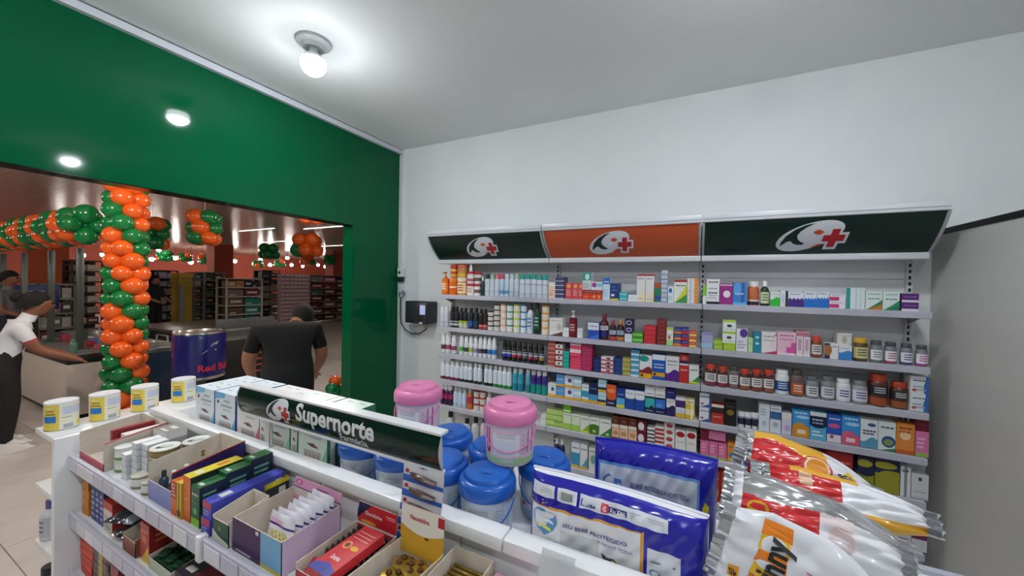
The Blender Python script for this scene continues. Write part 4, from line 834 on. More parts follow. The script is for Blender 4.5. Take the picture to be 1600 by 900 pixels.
# ------------------------------------------------------------------ nappy packs
FILM = lambda h: M(h, .22, coat=.25)
def nappy(name, label, loc, rz, W, Hh, T, border, tilt, front):
    def shp(u, v):
        a = abs(2*u-1); b = abs(2*v-1); q = max(0, (1-a**7))*max(0, (1-b**5))
        wr = .0022*math.sin(23*u+9*v)*math.sin(17*v+5*u)+.0016*math.sin(61*u-31*v)
        edge = min(1, 6*min(u, 1-u, v, 1-v)+.15)
        return (T/2*q**.45), wr*edge
    def S(u, v, e):
        b, wr = shp(min(max(u, 0), 1), min(max(v, 0), 1)); sag = -.012*math.sin(PI*u*1.0)*0+.016*(1-u)*v if False else 0
        topw = (.008*math.sin(PI*u)-(.022 if front else .0)*u)*v
        return ((u-.5)*W, -b-wr-e-tilt*v*-1*T, v*Hh+topw)
    def Bk(u, v):
        p = S(1-u, v, 0); b, wr = shp(1-u, v); return (p[0], b+wr+tilt*v*T, p[2])
    BL = FILM('1D1CA0')
    def mf(u, v):
        if front:
            if v > .992: return FILM('E8E8F0')
            if .80 < v < .915:
                if .03 < u < .17 or .19 < u < .305 or .325 < u < .80: return FILM('E2E4EC')
            if u < .68 and v < .71+.05*u:
                du = u-.68; 
                if v > .69+.05*u or u > .665: return FILM('E0A040')
                if u < .03: return FILM('1D1CA0')
                return FILM('E3E3E6') if not (.22 < u < .45 and v < .52) else FILM('C9CCCE')
            if .70 < u < .86 and v < .62: return FILM('E0E0E8')
        else:
            if .05 < u < .86 and .12 < v < .84:
                if v > .81 or u > .845 or u < .07: return FILM('6A9AD8')
                return FILM('D8E2EA') if u < .3 else FILM('CDD3D8') if not (.32 < u < .62 and v < .52) else FILM('BEC6C8')
        return BL
    t = thing(name, label, 'nappy pack', loc, rz, 'nappy packs on the gondola')
    m = MB(); m.grid(lambda u, v: S(u, v, 0), 110, 76, mf); m.grid(Bk, 24, 18, BL); m.build('wrapper', t, angle=60)
    A = lambda u, v, e: S(u, v, e)
    def PR(nm, polys, texts=()):
        m = MB()
        for pts, c, k in polys: m.poly(pts, M(c, .3), A, .0008*k, .03)
        for body, c, cx_, cy_, h_, e_, b_, r_, mw in texts: m.text(body, M(c, .3), A, cx_, cy_, h_, e_, 1, b_, rot=r_, maxw=mw)
        m.build(nm, t, smooth=False)
    def vv(v): return v*1.2 if v < .62 else .735+(v-.66)*.75 if v < .735 else .80+(v-.74)*.82
    def PF(nm, polys, texts=()):
        PR(nm, [([(p[0], vv(p[1])) for p in pts], c, k) for pts, c, k in polys], [(q[0], q[1], q[2], vv(q[3]))+q[4:] for q in texts])
    if front:
        PF('heart_logo', [([(.045, .44), (.04, .52), (.07, .565), (.11, .565), (.135, .55), (.16, .565), (.19, .545), (.2, .48), (.175, .41), (.12, .355), (.075, .39)], '5A92C8', 1.2), ([(.06, .49), (.18, .46), (.18, .485), (.06, .515)], 'E0E8F0', 1.8), ([(.07, .42), (.165, .40), (.16, .425), (.07, .445)], 'D8D860', 1.8)])
        PF('arrow_mark', [([(.03, .68), (.10, .68), (.10, .66), (.135, .69), (.10, .725), (.10, .71), (.03, .71), (.01, .695)], 'E8C030', 1.2)])
        for q in range(9): PF('barcode_bar', [(rect(.215+q*.008, .77, .219+q*.008, .855), '30343A', 1.2)])
        PF('size_strip', [(rect(.335, .775, .59, .845), '2A2A80', 1.2), (rect(.45, .765, .49, .86), 'D8385A', 1.8)], [('REC P M', 'E8E8F0', .392, .81, .055, .003, .02, 0, .1), ('G', 'F4E8EC', .47, .812, .06, .0035, .02, 0, .02), ('XG XXG', 'E8E8F0', .54, .81, .055, .003, .02, 0, .085)])
        for q in range(4): PF('text_line', [(rect(.61, .765+q*.026, .78, .773+q*.026), 'A8ACBC', 1.2)])
        for q in range(3): PF('text_line', [(rect(.045, .775+q*.03, .155, .785+q*.03), 'A8ACBC', 1.2)])
        PF('slogan', [], [('SEU BEBÊ PROTEGIDO', '4A4080', .415, .49, .05, .0025, .02, -.02, .36)]); PF('slogan', [], [('A NOITE TODA', '6A60A0', .53, .435, .038, .0025, .01, 0, .19)])
        PF('drop_mark', [(ell(.20, .28, .03, .055, 16), '6AA8D0', 1.2), (ell(.20, .27, .018, .035, 14), 'E0E8EE', 1.6)]); PF('picture_patch', [(rect(.14, .03, .22, .2), 'A8CCE0', 1)]); PF('picture_patch', [([(.46, .02), (.58, .02), (.56, .14), (.5, .2), (.46, .14)], 'A0C4DC', 1)])
        PF('moon_mark', [([(.46, .36), (.49, .33), (.53, .34), (.56, .29), (.55, .2), (.52, .16), (.48, .2), (.475, .28)], '3A3A58', 1.2), (ell(.525, .26, .02, .07, 14), 'D8C83A', 1.8)])
        for q in range(2): PF('size_mark', [(ell(.74, .33-q*.2, .03, .028, 12), '5A9AB8', 1.2), (ell(.74, .295-q*.2, .022, .022, 12), 'C04A5A', 1.6)])
        PF('text_line', [(rect(.72, .41, .84, .425), '6A6A88', 1.2)])
    else:
        PR('heart_logo', [([(.09, .55), (.10, .68), (.15, .735), (.2, .70), (.26, .70), (.27, .60), (.23, .48), (.17, .44), (.11, .48)], '5A88C0', 1.2), ([(.11, .6), (.25, .56), (.25, .59), (.11, .63)], 'D8E4F0', 1.8), ([(.12, .53), (.23, .5), (.23, .52), (.12, .55)], 'C8C870', 1.8)])
        PR('slogan', [], [('SEU BEBÊ PROTEGIDO A NOITE TODA', '50608A', .56, .665, .06, .0025, .015, -.03, .46)])
        PR('moon_mark', [([(.60, .52), (.64, .5), (.70, .5), (.735, .42), (.72, .32), (.68, .28), (.64, .34), (.63, .44)], '3A4058', 1.2), (ell(.69, .36, .03, .07, 14), 'D0C83A', 1.8)])
        PR('arrow_mark', [([(.885, .25), (.905, .18), (.93, .25), (.925, .55), (.935, .62), (.905, .66), (.885, .6), (.895, .5)], 'D8C030', 1.2)])
    # gathered top seam
    m = MB(); m.tube([S(u/20, 1, 0) for u in range(21)], .004, FILM('E6E6F0') if front else BL, 6); m.build('top_seam', t)
    return t
nappy('nappy_pack', 'blue nappy pack with white panel and barcode strip, front one', (-.168, .878, FZD), .05, .40, .227, .10, 'o', .10, True)
nappy('nappy_pack', 'blue nappy pack with pale panel behind the front pack', (-.098, 1.045, FZD+.002), .04, .30, .268, .10, 'b', -.1, False)

# ------------------------------------------------------------------ snack bags
def bag(label, c, a, b, L, Wd, T, matfn, decals=None, seed=0, group='snack bags on the gondola'):
    a = Vector(a).normalized(); b = Vector(b); b = (b-a*b.dot(a)).normalized(); n = a.cross(b); c = Vector(c)
    r_ = random.Random(seed); ph = [r_.uniform(0, 6) for _ in range(8)]
    def crumple(u, v):
        k = .006*math.sin(7*u+ph[0]+4*v)*math.sin(5*v+ph[1])+.0035*abs(math.sin(11*u+ph[2]-8*v+1.5*math.sin(6*v)))+.0012*math.sin(29*v+13*u+ph[3])
        e = min(u, 1-u); k += (.005*math.exp(-e*14))*math.sin(22*v+ph[4]+9*u)+.003*math.exp(-e*20)*math.sin(41*v+ph[5]); return k
    def S(u, v, e, side=1):
        uu, vv = min(max(u, 0), 1), min(max(v, 0), 1)
        t = T/2*max(0, math.sin(PI*uu))**.55*max(0, math.sin(PI*vv))**.62
        pinch = (1-.06*(1-abs(2*uu-1)**2))*(1-.5*max(0, (uu-.6)/.4)**1.6)*(1-.25*max(0, (.25-uu)/.25)); w_ = (v-.5)*Wd*pinch
        lift = crumple(uu, vv)*min(1, 8*min(vv, 1-vv)+.1)
        return c+a*((u-.5)*L)+b*w_+n*(side*(t+e)+lift)
    t = thing('snack_bag', label, 'snack bag', tuple(c), 0, group)
    m = MB(); o = Vector(c)
    m.grid(lambda u, v: S(u, v, 0)-o, 72, 48, matfn); m.grid(lambda u, v: S(1-u, v, 0, -1)-o, 36, 24, lambda u, v: SILV); m.build('film', t, angle=75)
    for nm, fn in (decals or ()):
        m = MB(); fn(m, lambda u, v, e: S(u, v, e)-o); m.build(nm, t, smooth=False)
    for u0 in (0, 1):   # crimped ends
        m = MB(); s_ = -1 if u0 == 0 else 1
        m.grid(lambda q, w_: S(u0, q, 0)-o+a*(s_*.022*w_)+n*(.0025*math.sin(q*60)*w_), 30, 2, SILV)
        m.build('crimped_end', t)
    return t
SILV = M('C9CBCE', .18, .85); RED = M('C6262A', .25, coat=.3); WHT = M('E3E4E8', .22, coat=.3); YEL = M('DDA52C', .3, coat=.2); ORG = M('E07A1E', .3, coat=.2); PNK = M('E0D0D0', .3)
def m1(u, v):
    if u < .05: return SILV
    if v > .70+.10*math.sin(9*u) and u < .62: return YEL
    if u < .50+.05*math.sin(6*v): return RED
    return WHT
def seal(m, A):
    m.poly(ell(.55, .50, .115, .22, 26), M('C43A3A', .3), A, .001, .05); m.poly(ell(.55, .50, .095, .175, 26), M('E8D8C8', .3), A, .0018, .05); m.poly(ell(.55, .50, .08, .15, 26), M('D8902A', .3), A, .0024, .05)
def tagp(m, A):
    m.poly([(.72, .52), (.80, .74), (.90, .58), (.87, .36), (.78, .34)], M('E8B820', .3), A, .001, .05); m.poly([(.78, .42), (.87, .50), (.89, .32), (.82, .28)], M('E07A1E', .3), A, .0018, .05)
    m.text('Skinny', BLACK, A, .81, .5, .20, .004, .4, .03, rot=-.9, maxw=.2)
bag('red and white snack bag on top of the heap', (.232, 1.10, 1.165), (.94, -.04, -.24), (.1, .66, .72), .245, .138, .085, m1, [('seal_print', seal), ('name_print', tagp)], 1)
def m2(u, v):
    if u < .06 or (v < .2 and u < .6): return SILV
    if v > .80 and .2 < u < .62: return YEL
    if u < .52: return RED if not (.25 < u < .33 and v > .5) else M('D8B090', .3)
    if v < .22: return YEL
    return WHT
bag('red, silver and white snack bag in the middle of the heap', (.275, 1.025, 1.152), (.97, -.04, -.06), (.05, .7, .7), .27, .10, .06, m2, None, 2)
def m3(u, v):
    if u < .05: return WHT
    if v > .60-.06*math.sin(7*u): return SILV
    if u < .53: return RED if v > .16+.2*u*u else (YEL if u < .25 else WHT)
    return WHT if u > .72 or v < .5 else PNK
bag('silver-topped red snack bag lying across the front', (.215, .955, 1.118), (.95, -.05, -.14), (.0, .66, .75), .275, .145, .07, m3, [('sun_print', lambda m, A: m.poly(ell(.16, .36, .07, .13, 18), M('D8A020', .3), A, .001, .05)), ('round_print', lambda m, A: m.poly(ell(.655, .36, .075, .17, 20), M('DCC4C4', .3), A, .001, .05))], 3)
def m4(u, v):
    if u > .66 and v < .30+.5*(u-.66): return YEL
    return WHT
def name4(m, A):
    for i, v in enumerate((.14, .29, .44, .59, .74, .88)):
        m.poly([(.19, v-.075), (.41, v-.07), (.395, v+.07), (.20, v+.068)], M('E8821E' if i % 2 else 'E8B822', .3), A, .001, .05)
    m.text('Skinny', BLACK, A, .30, .5, .24, .004, 1.0, .03, rot=PI/2, maxw=.86)
def small4(m, A):
    m.poly([(.05, .30), (.13, .34), (.15, .20), (.07, .17)], M('E8A01E', .3), A, .001, .05); m.text('Sk', BLACK, A, .10, .25, .10, .003, .8, .02, rot=.3, maxw=.07)
bag('white snack bag standing at the front of the heap', (.172, .862, 1.058), (.92, .03, -.26), (.22, .14, .93), .235, .195, .055, m4, [('name_print', name4), ('flavour_print', lambda m, A: m.text('Original', M('B03A5A', .3), A, .52, .5, .12, .003, .8, .01, rot=1.3, maxw=.36)), ('corner_print', small4)], 4)
# ================================================================== goods on the near shelves of the gondola
def prism(mb, quad, th, mo, mi):
    q = [Vector(p) for p in quad]; n = (q[1]-q[0]).cross(q[3]-q[0]).normalized()*th
    vs = [tuple(p) for p in q]+[tuple(p-n) for p in q]
    mb.add(vs, [(0, 1, 2, 3)], mo); mb.add(vs, [(7, 6, 5, 4)], mi); mb.add(vs, [(0, 4, 5, 1), (1, 5, 6, 2), (2, 6, 7, 3), (3, 7, 4, 0)], mi)
def display_box(label, x0, x1, y0, y1, z0, hf, hb, front, sides, back=None, header=None, hprint=None, fprint=None, hlf=None, rim=None):
    # open display carton: low front, high back, sloped sides; header card = (height, colour)
    t = thing('display_carton', label, 'display box', ((x0+x1)/2, (y0+y1)/2, z0))
    X, Y = (x1-x0)/2, (y1-y0)/2; th = .002; C = CARD; m = MB()
    S_ = pbox(sides); F_ = pbox(front); B_ = pbox(back or sides); hs = hlf if hlf is not None else hf
    prism(m, [(-X, -Y, 0), (X, -Y, 0), (X, -Y, hf), (-X, -Y, hf)], th, F_, C)
    prism(m, [(X, Y, 0), (-X, Y, 0), (-X, Y, hb), (X, Y, hb)], th, B_, C)
    prism(m, [(X, -Y, 0), (X, Y, 0), (X, Y, hb), (X, -Y, hs)], th, S_, C)
    prism(m, [(-X, Y, 0), (-X, -Y, 0), (-X, -Y, hs), (-X, Y, hb)], th, S_, C)
    prism(m, [(-X, -Y, .001), (X, -Y, .001), (X, Y, .001), (-X, Y, .001)], .001, C, C)
    if rim:
        m.tube([(X, -Y, hs), (X, Y, hb)], .0025, pbox(rim), 5)
    m.build('tray', t, smooth=False)
    if fprint:
        m = MB(); fprint(m, lambda u, v, e: (-X+2*X*u, -Y-e-.0003, hf*v)); m.build('front_print', t, smooth=False)
    if header:
        hh, hc = header; m = MB(); prism(m, [(-X+.003, Y-.004, hb*.6), (X-.003, Y-.004, hb*.6), (X-.003, Y+.004, hb+hh), (-X+.003, Y+.004, hb+hh)], .0015, pbox(hc), C); o = m.build('header_card', t, smooth=False)
        if hprint:
            m = MB(); hprint(m, lambda u, v, e: (-X+2*X*u, Y-.004+.008*((hb+hh)*v-hb*.6)/((hb+hh)-hb*.6)-e-.0003, (hb+hh)*v)); m.build('header_print', t, smooth=False)
    return t
def carton(label, x0, x1, y0, y1, z0, z1, base, dec='', rside=None, top=None, rz=0, group=None, rdec='', name='carton'):
    w_, d_, h_ = x1-x0, y1-y0, z1-z0
    if group and ('stack' in group or 'small white' in group): h_ -= .0012; rz = _rnd.uniform(-.05, .05); w_ -= .004; d_ -= .004
    m = MB().box((-w_/2, -d_/2, 0), (w_/2, d_/2, h_), base)
    art(m, dec, lambda u, v, e: (-w_/2+u*w_, -d_/2-e, v*h_), len(label))
    R_ = lambda u, v, e: (w_/2+e, -d_/2+u*d_, v*h_)
    if rside: m.poly(rect(0, 0, 1, 1), rside, R_, .0003)
    art(m, rdec, lambda u, v, e: R_(u, v, e+.0006), len(label)+1)
    if top:
        T_ = lambda u, v, e: (-w_/2+u*w_, -d_/2+v*d_, h_+e); m.poly(rect(0, 0, 1, 1), top, T_, .0003)
        m.poly(rect(.25, .15, .75, .3), 'D8D8D0', T_, .0006); m.poly(rect(.3, .55, .7, .8), base, T_, .0006)
    o = m.build(name, None, ((x0+x1)/2, (y0+y1)/2, z0), rz, smooth=False)
    return tag(o, label, 'box', group)
# ---- top near shelf, left to right
display_box('open beige display carton with pink front at the left end', -2.215, -1.975, .552, .74, NZ, .03, .125, 'C85A6A', 'D2C6B8', header=None, hlf=.105, rim='B02A34')
carton('dark red flat carton leaning inside the beige display carton', -2.08, -2.06, .60, .73, NZ+.004, NZ+.122, '8E1F2A', rside='8E1F2A')
carton('red-edged white carton inside the beige display carton', -2.045, -2.00, .62, .735, NZ+.004, NZ+.108, 'E2DEDC', 'b 0 .3 B03038', rside='A82A34')
carton('white carton with grey print lying at the back rail', -1.965, -1.86, .69, .76, NZ+.09, NZ+.118, 'DAD8D6', 't .5 6A6A70', top='8A8884')
carton('grey carton supporting the white carton at the back', -1.965, -1.86, .69, .76, NZ, NZ+.0895, '9A9894', 'l .2 .8 3 C0BEBA')
tp = round_parts('tin', .030, .045, 'D9DCD2', 'D9DCD8', [(.25, '6A8A4A'), (.75, 'E4E6E0')])
for i, (x, y) in enumerate(((-1.935, .60), (-1.925, .665))):
    for j in range(2): put_round('balm_tin', tp, f'green-banded tin, {["front", "rear"][i]} stack {["lower", "upper"][j]}, beside the beige display', 'tin', (x, y, NZ+j*.0455), .2*j, 'green-banded tins')
for i in range(3):
    for j in range(6):
        h_ = .023; 
        if i == 0 and j > 3: continue
        o = carton(f'small white carton, {ordx((4 if i == 0 else 6)-1-j, 4 if i == 0 else 6, "top", "bottom")} in the {["left", "middle", "right"][i]} white stack on the near shelf', -1.865+i*.046, -1.822+i*.046, .565+.012*i, .655, NZ+j*h_, NZ+j*h_+h_-.0006, 'E6E7EA', 't .5 98A0AE;b 0 .14 B4BAC4', rside='D4D7DC', group='small white cartons on the near shelf')
gold = round_parts('tin', .041, .026, '8A7440', 'E6E6E0', [(.2, '6A5830'), (.7, 'A08A50')])
def lidprint(r, h):
    m = MB(); T_ = lambda u, v, e: (u*r, v*r, h+e)
    m.poly(ell(0, 0, .86, .86, 28), 'E4E6E2', T_, .0003); m.poly(ell(-.05, 0, .62, .34, 20), '2F5A3E', T_, .0006); m.poly(ell(.1, .02, .45, .2, 18), 'D8DCD8', T_, .0009); return m.mesh('lid_print', False)
lpm = lidprint(.041, .026)
for i, (x, y, n) in enumerate(((-1.685, .625, 5), (-1.655, .705, 5))):
    for j in range(n): put_round('salve_tin', gold+[('lid_print', lpm)], f'gold salve tin, {ordx(n-1-j, n, "top", "bottom")} in the {["front", "rear"][i]} stack of five', 'tin', (x+.002*(j % 2), y, NZ+j*.0263), .3*j, 'gold salve tins')
wt = round_parts('tin', .030, .042, '8E8468', 'D8D4C8', [(.2, '8E8468'), (.85, 'E4E4DE')])
for i, (x, y) in enumerate(((-1.735, .582), (-1.655, .582))): put_round('salve_tin', wt, ['white-labelled olive tin before the white cartons', 'white-labelled olive tin before the gold tins'][i], 'tin', (x, y, NZ), .4)
display_box('open beige display carton with lilac front and dark red rim', -1.615, -1.455, .556, .765, NZ, .062, .145, '8A90C8', '2A2A6A', hlf=.12, rim='8A1A2A')
for i, (x, y) in enumerate(((-1.585, .585), (-1.555, .60), (-1.52, .585), (-1.57, .64), (-1.50, .63))):
    put_round('dropper_bottle', round_parts('bottle', .013, .085, 'BFD0CC' if i % 2 else '3A4458', 'E4EAE8' if i % 2 else '23262E'), ['navy dropper bottle at the front left of the lilac display', 'pale dropper bottle behind the navy one in the display', 'navy dropper bottle in the middle of the lilac display', 'pale dropper bottle at the left back of the display', 'navy dropper bottle at the right of the lilac display'][i], 'bottle', (x, y, NZ+.002), 0, 'dropper bottles in the lilac display')
carton('red to orange striped upright carton on the near shelf', -1.448, -1.415, .552, .59, NZ, NZ+.105, 'D8702A', 'l .5 .95 4 E8C0A0;b .5 1 B83A28;l .55 .95 4 E8B090', rside='C86A28')
carton('yellow upright carton with dark letters beside the red one', -1.413, -1.385, .552, .60, NZ, NZ+.108, 'D8B82E', 's .3 .6 8A6A20;c .5 .15 .4 .1 6A3020', rside='C8A828')
carton('tall orange carton with yellow and black top', -1.383, -1.340, .556, .70, NZ, NZ+.135, 'DC7038', 'b 0 .1 C8602E;t .5 E89060', rside='1E2A22', top='D8C82A', rdec='l .3 .9 3 3A5A48')
for i in range(3):
    carton(['dark green carton at the front of three in a row', 'dark green carton in the middle of three', 'dark green carton at the back of three'][i], -1.335, -1.288, .556+i*.07, .625+i*.07, NZ, NZ+.118+i*.012, '1E5A32', 'b 0 .2 8AC83A;c .5 .38 .25 .08 58A868;t .8 C8D8C8;t .6 4A8A58', rside='1A2A3C', top='24683A', rdec='b 0 .5 1E4A34;l .15 .85 6 6AA088', group='dark green cartons in a row')
carton('small orange carton between the green row and the back rail', -1.40, -1.35, .705, .765, NZ, NZ+.10, 'D0602E', 't .5 E8A080', rside='C85A2A')
carton('long black and yellow carton lying at the back rail', -1.275, -1.215, .70, .775, NZ+.0, NZ+.075, '22241E', 'b .7 1 D8C82A', rside='1E2018', top='D8C030', rdec='r .55 .2 .85 .7 D8D8CC;b .82 1 D8C82A')
for j in range(2): carton(['lower long violet-blue carton', 'upper long violet-blue carton with red stripe'][j], -1.268, -1.222, .552+.004*j, .765-.06*(1-j), NZ+j*.046, NZ+j*.046+.0455, '4A4FB4', 'b .55 1 B83A5A;l .1 .5 2 A0A4E0', rside='4348AC', top='4A4FB4', rdec='l .2 .6 2 3A3E98;r .86 .3 .96 .7 D8DCF0', group='violet-blue cartons')
display_box('open display carton with dark green front beside the purple one', -1.205, -1.125, .552, .66, NZ, .062, .09, '24543A', 'CFCBC0', hlf=.07, fprint=lambda m, F: [m.poly([(0, .0), (1, 0), (1, .18), (.4, .3), (0, .55)], 'D8DAD4', F), m.text('plus', M('D8E0D8', .4), F, .45, .68, .25, .0008, .25, 0, maxw=.5)])
# purple display with sachets
def pf(m, F): m.poly(rect(0, 0, .60, 1), '3E1A50', F, .0004); m.poly(rect(.6, 0, 1, 1), '7AB0D8', F, .0004); m.poly(rect(.6, 0, 1, .12), 'C8B848', F, .0007); m.poly(rect(.08, .06, .4, .12), 'B8A8C8', F, .0007); m.poly(rect(.5, .84, .56, .96), 'D8D0E0', F, .0007)
display_box('display carton with purple front, pink header and white sachets', -1.112, -.898, .556, .725, NZ, .088, .092, '3E1A50', 'C9B4D0', back='8A1A2A', header=(.03, 'DFA0C4'), fprint=pf,
            hprint=lambda m, F: [m.poly(ell(.12, .9, .07, .07, 16), 'C05A94', F, .0004), m.poly(ell(.12, .9, .04, .045, 14), 'E4B4D0', F, .0007), m.poly(rect(.5, .88, .75, .905), '8A3A70', F, .0004), m.poly(rect(.55, .83, .8, .85), '8A3A70', F, .0004), m.poly(rect(.0, .7, 1, .78), '4A2A80', F, .0004)])
def sachet(W, Hh, T=.012):
    m = MB()
    def S(u, v, sgn): return ((u-.5)*W, sgn*T/2*max(0, math.sin(PI*u))**.5*max(0, math.sin(PI*v))**.5+.0015*math.sin(9*u+14*v), v*Hh)
    def mf(u, v): return pbox('E0B4D0') if .80 < v < .88 and u < .6 else pbox('4A2A80') if .76 < v < .79 else pbox('C8B83A') if (.50 < v < .66 and .15 < u < .85 and math.sin(50*u+30*v) > -.4) else pbox('8AC0E0') if v < .2 else pbox('E4E2EA')
    m.grid(lambda u, v: S(u, v, -1), 20, 24, mf); m.grid(lambda u, v: S(1-u, v, 1), 8, 8, pbox('E4E2EA')); return m.mesh('sachet')
sm = sachet(.10, .118)
for i in range(7):
    o = link('sachet', sm, None, (-.957+.003*(i % 3), .575+i*.019, NZ+.002), .06*math.sin(i*2)); o.rotation_euler[0] = -.20
    tag(o, f'white and lilac sachet, {ordx(i, 7, "front", "rear")} of seven in the purple display'.replace('frontmost', 'foremost'), 'sachet', 'sachets in the purple display')
# red display
def hp(m, F):
    m.poly([(0, .62), (.02, 1), (.36, 1), (.2, .84), (0, .84)], '1E1E48', F, .0004); m.text('Doralgina', M('E8D8D8', .4), F, .42, .80, .11, .001, 1, .02, maxw=.72); m.poly(ell(.3, .60, .2, .035, 18), 'D8902A', F, .0006); m.poly(rect(.72, .87, .95, .89), 'E8B0B0', F, .0006); m.poly(rect(.75, .83, .95, .845), 'E8B0B0', F, .0006)
display_box('red display carton of tablets with Doralgina header', -.842, -.695, .556, .735, NZ, .045, .062, 'B4222A', 'D0A898', back='B4222A', header=(.052, 'B8232B'), hprint=hp, hlf=.06)
bl = MB().bevel_box((-.06, -.0025, 0), (.06, .0025, .055), M('3A2420', .3), .002, 1)
for k in range(4): bl.sphere((-.045+k*.03, -.004, .04), .006, M('5A3428', .25), 8, 5)
blm = bl.mesh('blister_card')
for i in range(7):
    o = link('blister_card', blm, None, (-.770, .61+i*.0165, NZ+.004), .02*math.sin(3*i)); o.rotation_euler[0] = -.35
    tag(o, f'dark blister card, {ordx(i, 7, "front", "rear")} of seven in the red display'.replace('frontmost', 'foremost'), 'blister', 'blister cards in the red display')
def tilt_carton(label, c, rot, w_, d_, h_, base, art_fn):
    m = MB().box((-w_/2, -d_/2, 0), (w_/2, d_/2, h_), base); art_fn(m, lambda u, v, e: (-w_/2+u*w_, -d_/2+v*d_, h_+e))
    o = m.build('tablet_carton', None, c, smooth=False); o.rotation_euler = rot; return tag(o, label, 'box')
def tc(m, F):
    m.poly([(0, 0), (1, 0), (1, .12), (.5, .2), (0, .12)], '4A4A9A', F, .0004); m.text('Doralgina', M('F0E0E0', .4), F, .5, .30, .11, .001, 1, .02, maxw=.85); m.poly(ell(.3, .56, .17, .08, 20), 'E0905A', F, .0004); m.poly(ell(.3, .56, .1, .045, 16), '7A3A20', F, .0007); m.poly(ell(.68, .55, .18, .045, 18), 'E0A02A', F, .0004)
    for k in range(3): m.poly(rect(.12, .72+k*.07, .88, .735+k*.07), 'F0B0B0', F, .0004)
tilt_carton('red tablet carton lying on top in the red display', (-.748, .628, NZ+.056), (.06, -.05, -.1), .075, .155, .022, 'C8303A', tc)
for i, (x, y) in enumerate(((-.805, .592), (-.768, .592))):
    m = MB().bevel_box((-.03, -.022, 0), (.03, .022, .006), M('B02028', .35), .002, 1)
    for kx in (-1, 1): m.sphere((kx*.013, 0, .007), .009, M('2A1A18', .2), 10, 6)
    o = m.build('pill_blister', None, (x, y, NZ+.035+.01*i), .3); o.rotation_euler[0] = .3; tag(o, ['red pill blister at the front of the red display, left', 'red pill blister at the front of the red display, right'][i], 'blister')
# Neosaldina display
def hn(m, F):
    m.poly([(0, .5), (1, .5), (1, 1), (0, 1)], 'D0A030', F, .0003); m.poly([(0, .72)]+[(k/10, .70-.10*math.sin(PI*k/10)) for k in range(11)]+[(1, .72), (1, 1), (0, 1)], 'E6E2D8', F, .0006)
    m.text('Neosaldina', M('B82A34', .4), F, .44, .84, .10, .0012, 1, .02, maxw=.74); m.poly(rect(.86, .82, 1, .97), 'B82A34', F, .0009); m.poly(ell(.62, .58, .05, .016, 12), '3A2A20', F, .0009)
display_box('beige display carton with yellow Neosaldina header and gold blisters', -.675, -.538, .556, .728, NZ, .05, .072, 'D8C8A0', 'C9B898', back='D0A030', header=(.088, 'D0A030'), hprint=hn, hlf=.085)
rb_ = MB().lathe([(.030, 0), (.032, .001), (.032, .004), (.029, .006), (.0005, .006)], M('A88A3A', .3, .6), 28)
for k in range(4): a = PI/2*k+.5; rb_.sphere((.016*math.cos(a), .016*math.sin(a), .006), .008, M('5A3A18', .15, .3), 10, 6)
rbm = rb_.mesh('round_blister')
for i, (x, y, z, rx, ry) in enumerate(((-.628, .60, .030, .2, .1), (-.583, .61, .036, .15, -.15), (-.62, .645, .040, .2, .1), (-.582, .66, .036, .15, -.2), (-.625, .69, .042, .2, .15), (-.588, .685, .046, .1, 0))):
    o = link('round_blister', rbm, None, (x, y, NZ+z), .5*i); o.rotation_euler = (rx, ry, .5*i)
    tag(o, f'round gold blister of capsules, {["front left", "front right", "middle left", "middle right", "back left", "back right"][i]} in the Neosaldina display', 'blister', 'round gold blisters')
display_box('plain beige display carton with gold strips', -.530, -.418, .56, .765, NZ, .06, .075, 'CDBFA8', 'CDBFA8', hlf=.072)
stm = MB().bevel_box((-.048, -.004, 0), (.048, .004, .042), M('8A7030', .35, .5), .002, 1).mesh('gold_strip')
for i in range(12):
    o = link('gold_strip', stm, None, (-.474, .59+i*.0135, NZ+.004)); o.rotation_euler[0] = -.3
    tag(o, f'gold medicine strip, {ordx(i, 12, "front", "rear")} of twelve in the beige carton'.replace('frontmost', 'foremost'), 'strip', 'gold strips in the beige carton')
carton('pink and white carton right of the beige carton', -.405, -.325, .66, .755, NZ, NZ+.06, 'E0A8BC', 'c .5 .6 .3 .2 C83A6A', rside='E4C0CC', top='DDA0B8')
# acrylic price holder on the rail
m = MB(); prism(m, [(-.30, .742, .95), (-.225, .742, .95), (-.22, .760, 1.02), (-.295, .760, 1.02)], .002, M('DCE0E2', .2, alpha=.5), M('DCE0E2', .2, alpha=.5))
tag(m.build('price_holder', None, smooth=False), 'clear acrylic price holder clipped to the white rail', 'price holder')
# hanging strip of carded clippers
t = thing('hanging_strip', 'hanging strip of carded clippers below the green sign', 'card strip', (-.626, .755, 1.125))
def strip(u, v, e):   # u across, v down from the top, slightly curved towards the viewer at the bottom
    return Vector((-.066+.132*u-.03*v*v, -.001-.004*v*v-e, -.215*v))
m = MB(); m.grid(lambda u, v: strip(u, v, 0), 6, 24, pbox('D8D8DE')); m.grid(lambda u, v: strip(1-u, v, -.001), 6, 24, pbox('C8C8CC')); m.build('backing_card', t)
m = MB(); F = lambda u, v, e: strip(u, 1-v, e)
m.poly([(.4, .955), (.46, .955), (.48, .975), (.52, .975), (.54, .955), (.6, .955), (.6, .965), (.4, .965)], '2A4A9A', F, .0006)
for k in range(5):
    v = .86-k*.185
    m.poly(rect(.0, v-.105, 1, v-.055), '2A62C0', F, .0005); m.poly(rect(.0, v-.075, .24, v-.02), '2A6ACC', F, .0007); m.poly(ell(.1, v+.035, .05, .02, 12), 'A8283A', F, .0007); m.poly(rect(.04, v+.005, .2, v+.015), '8A3A48', F, .0007)
m.build('card_print', t, smooth=False)
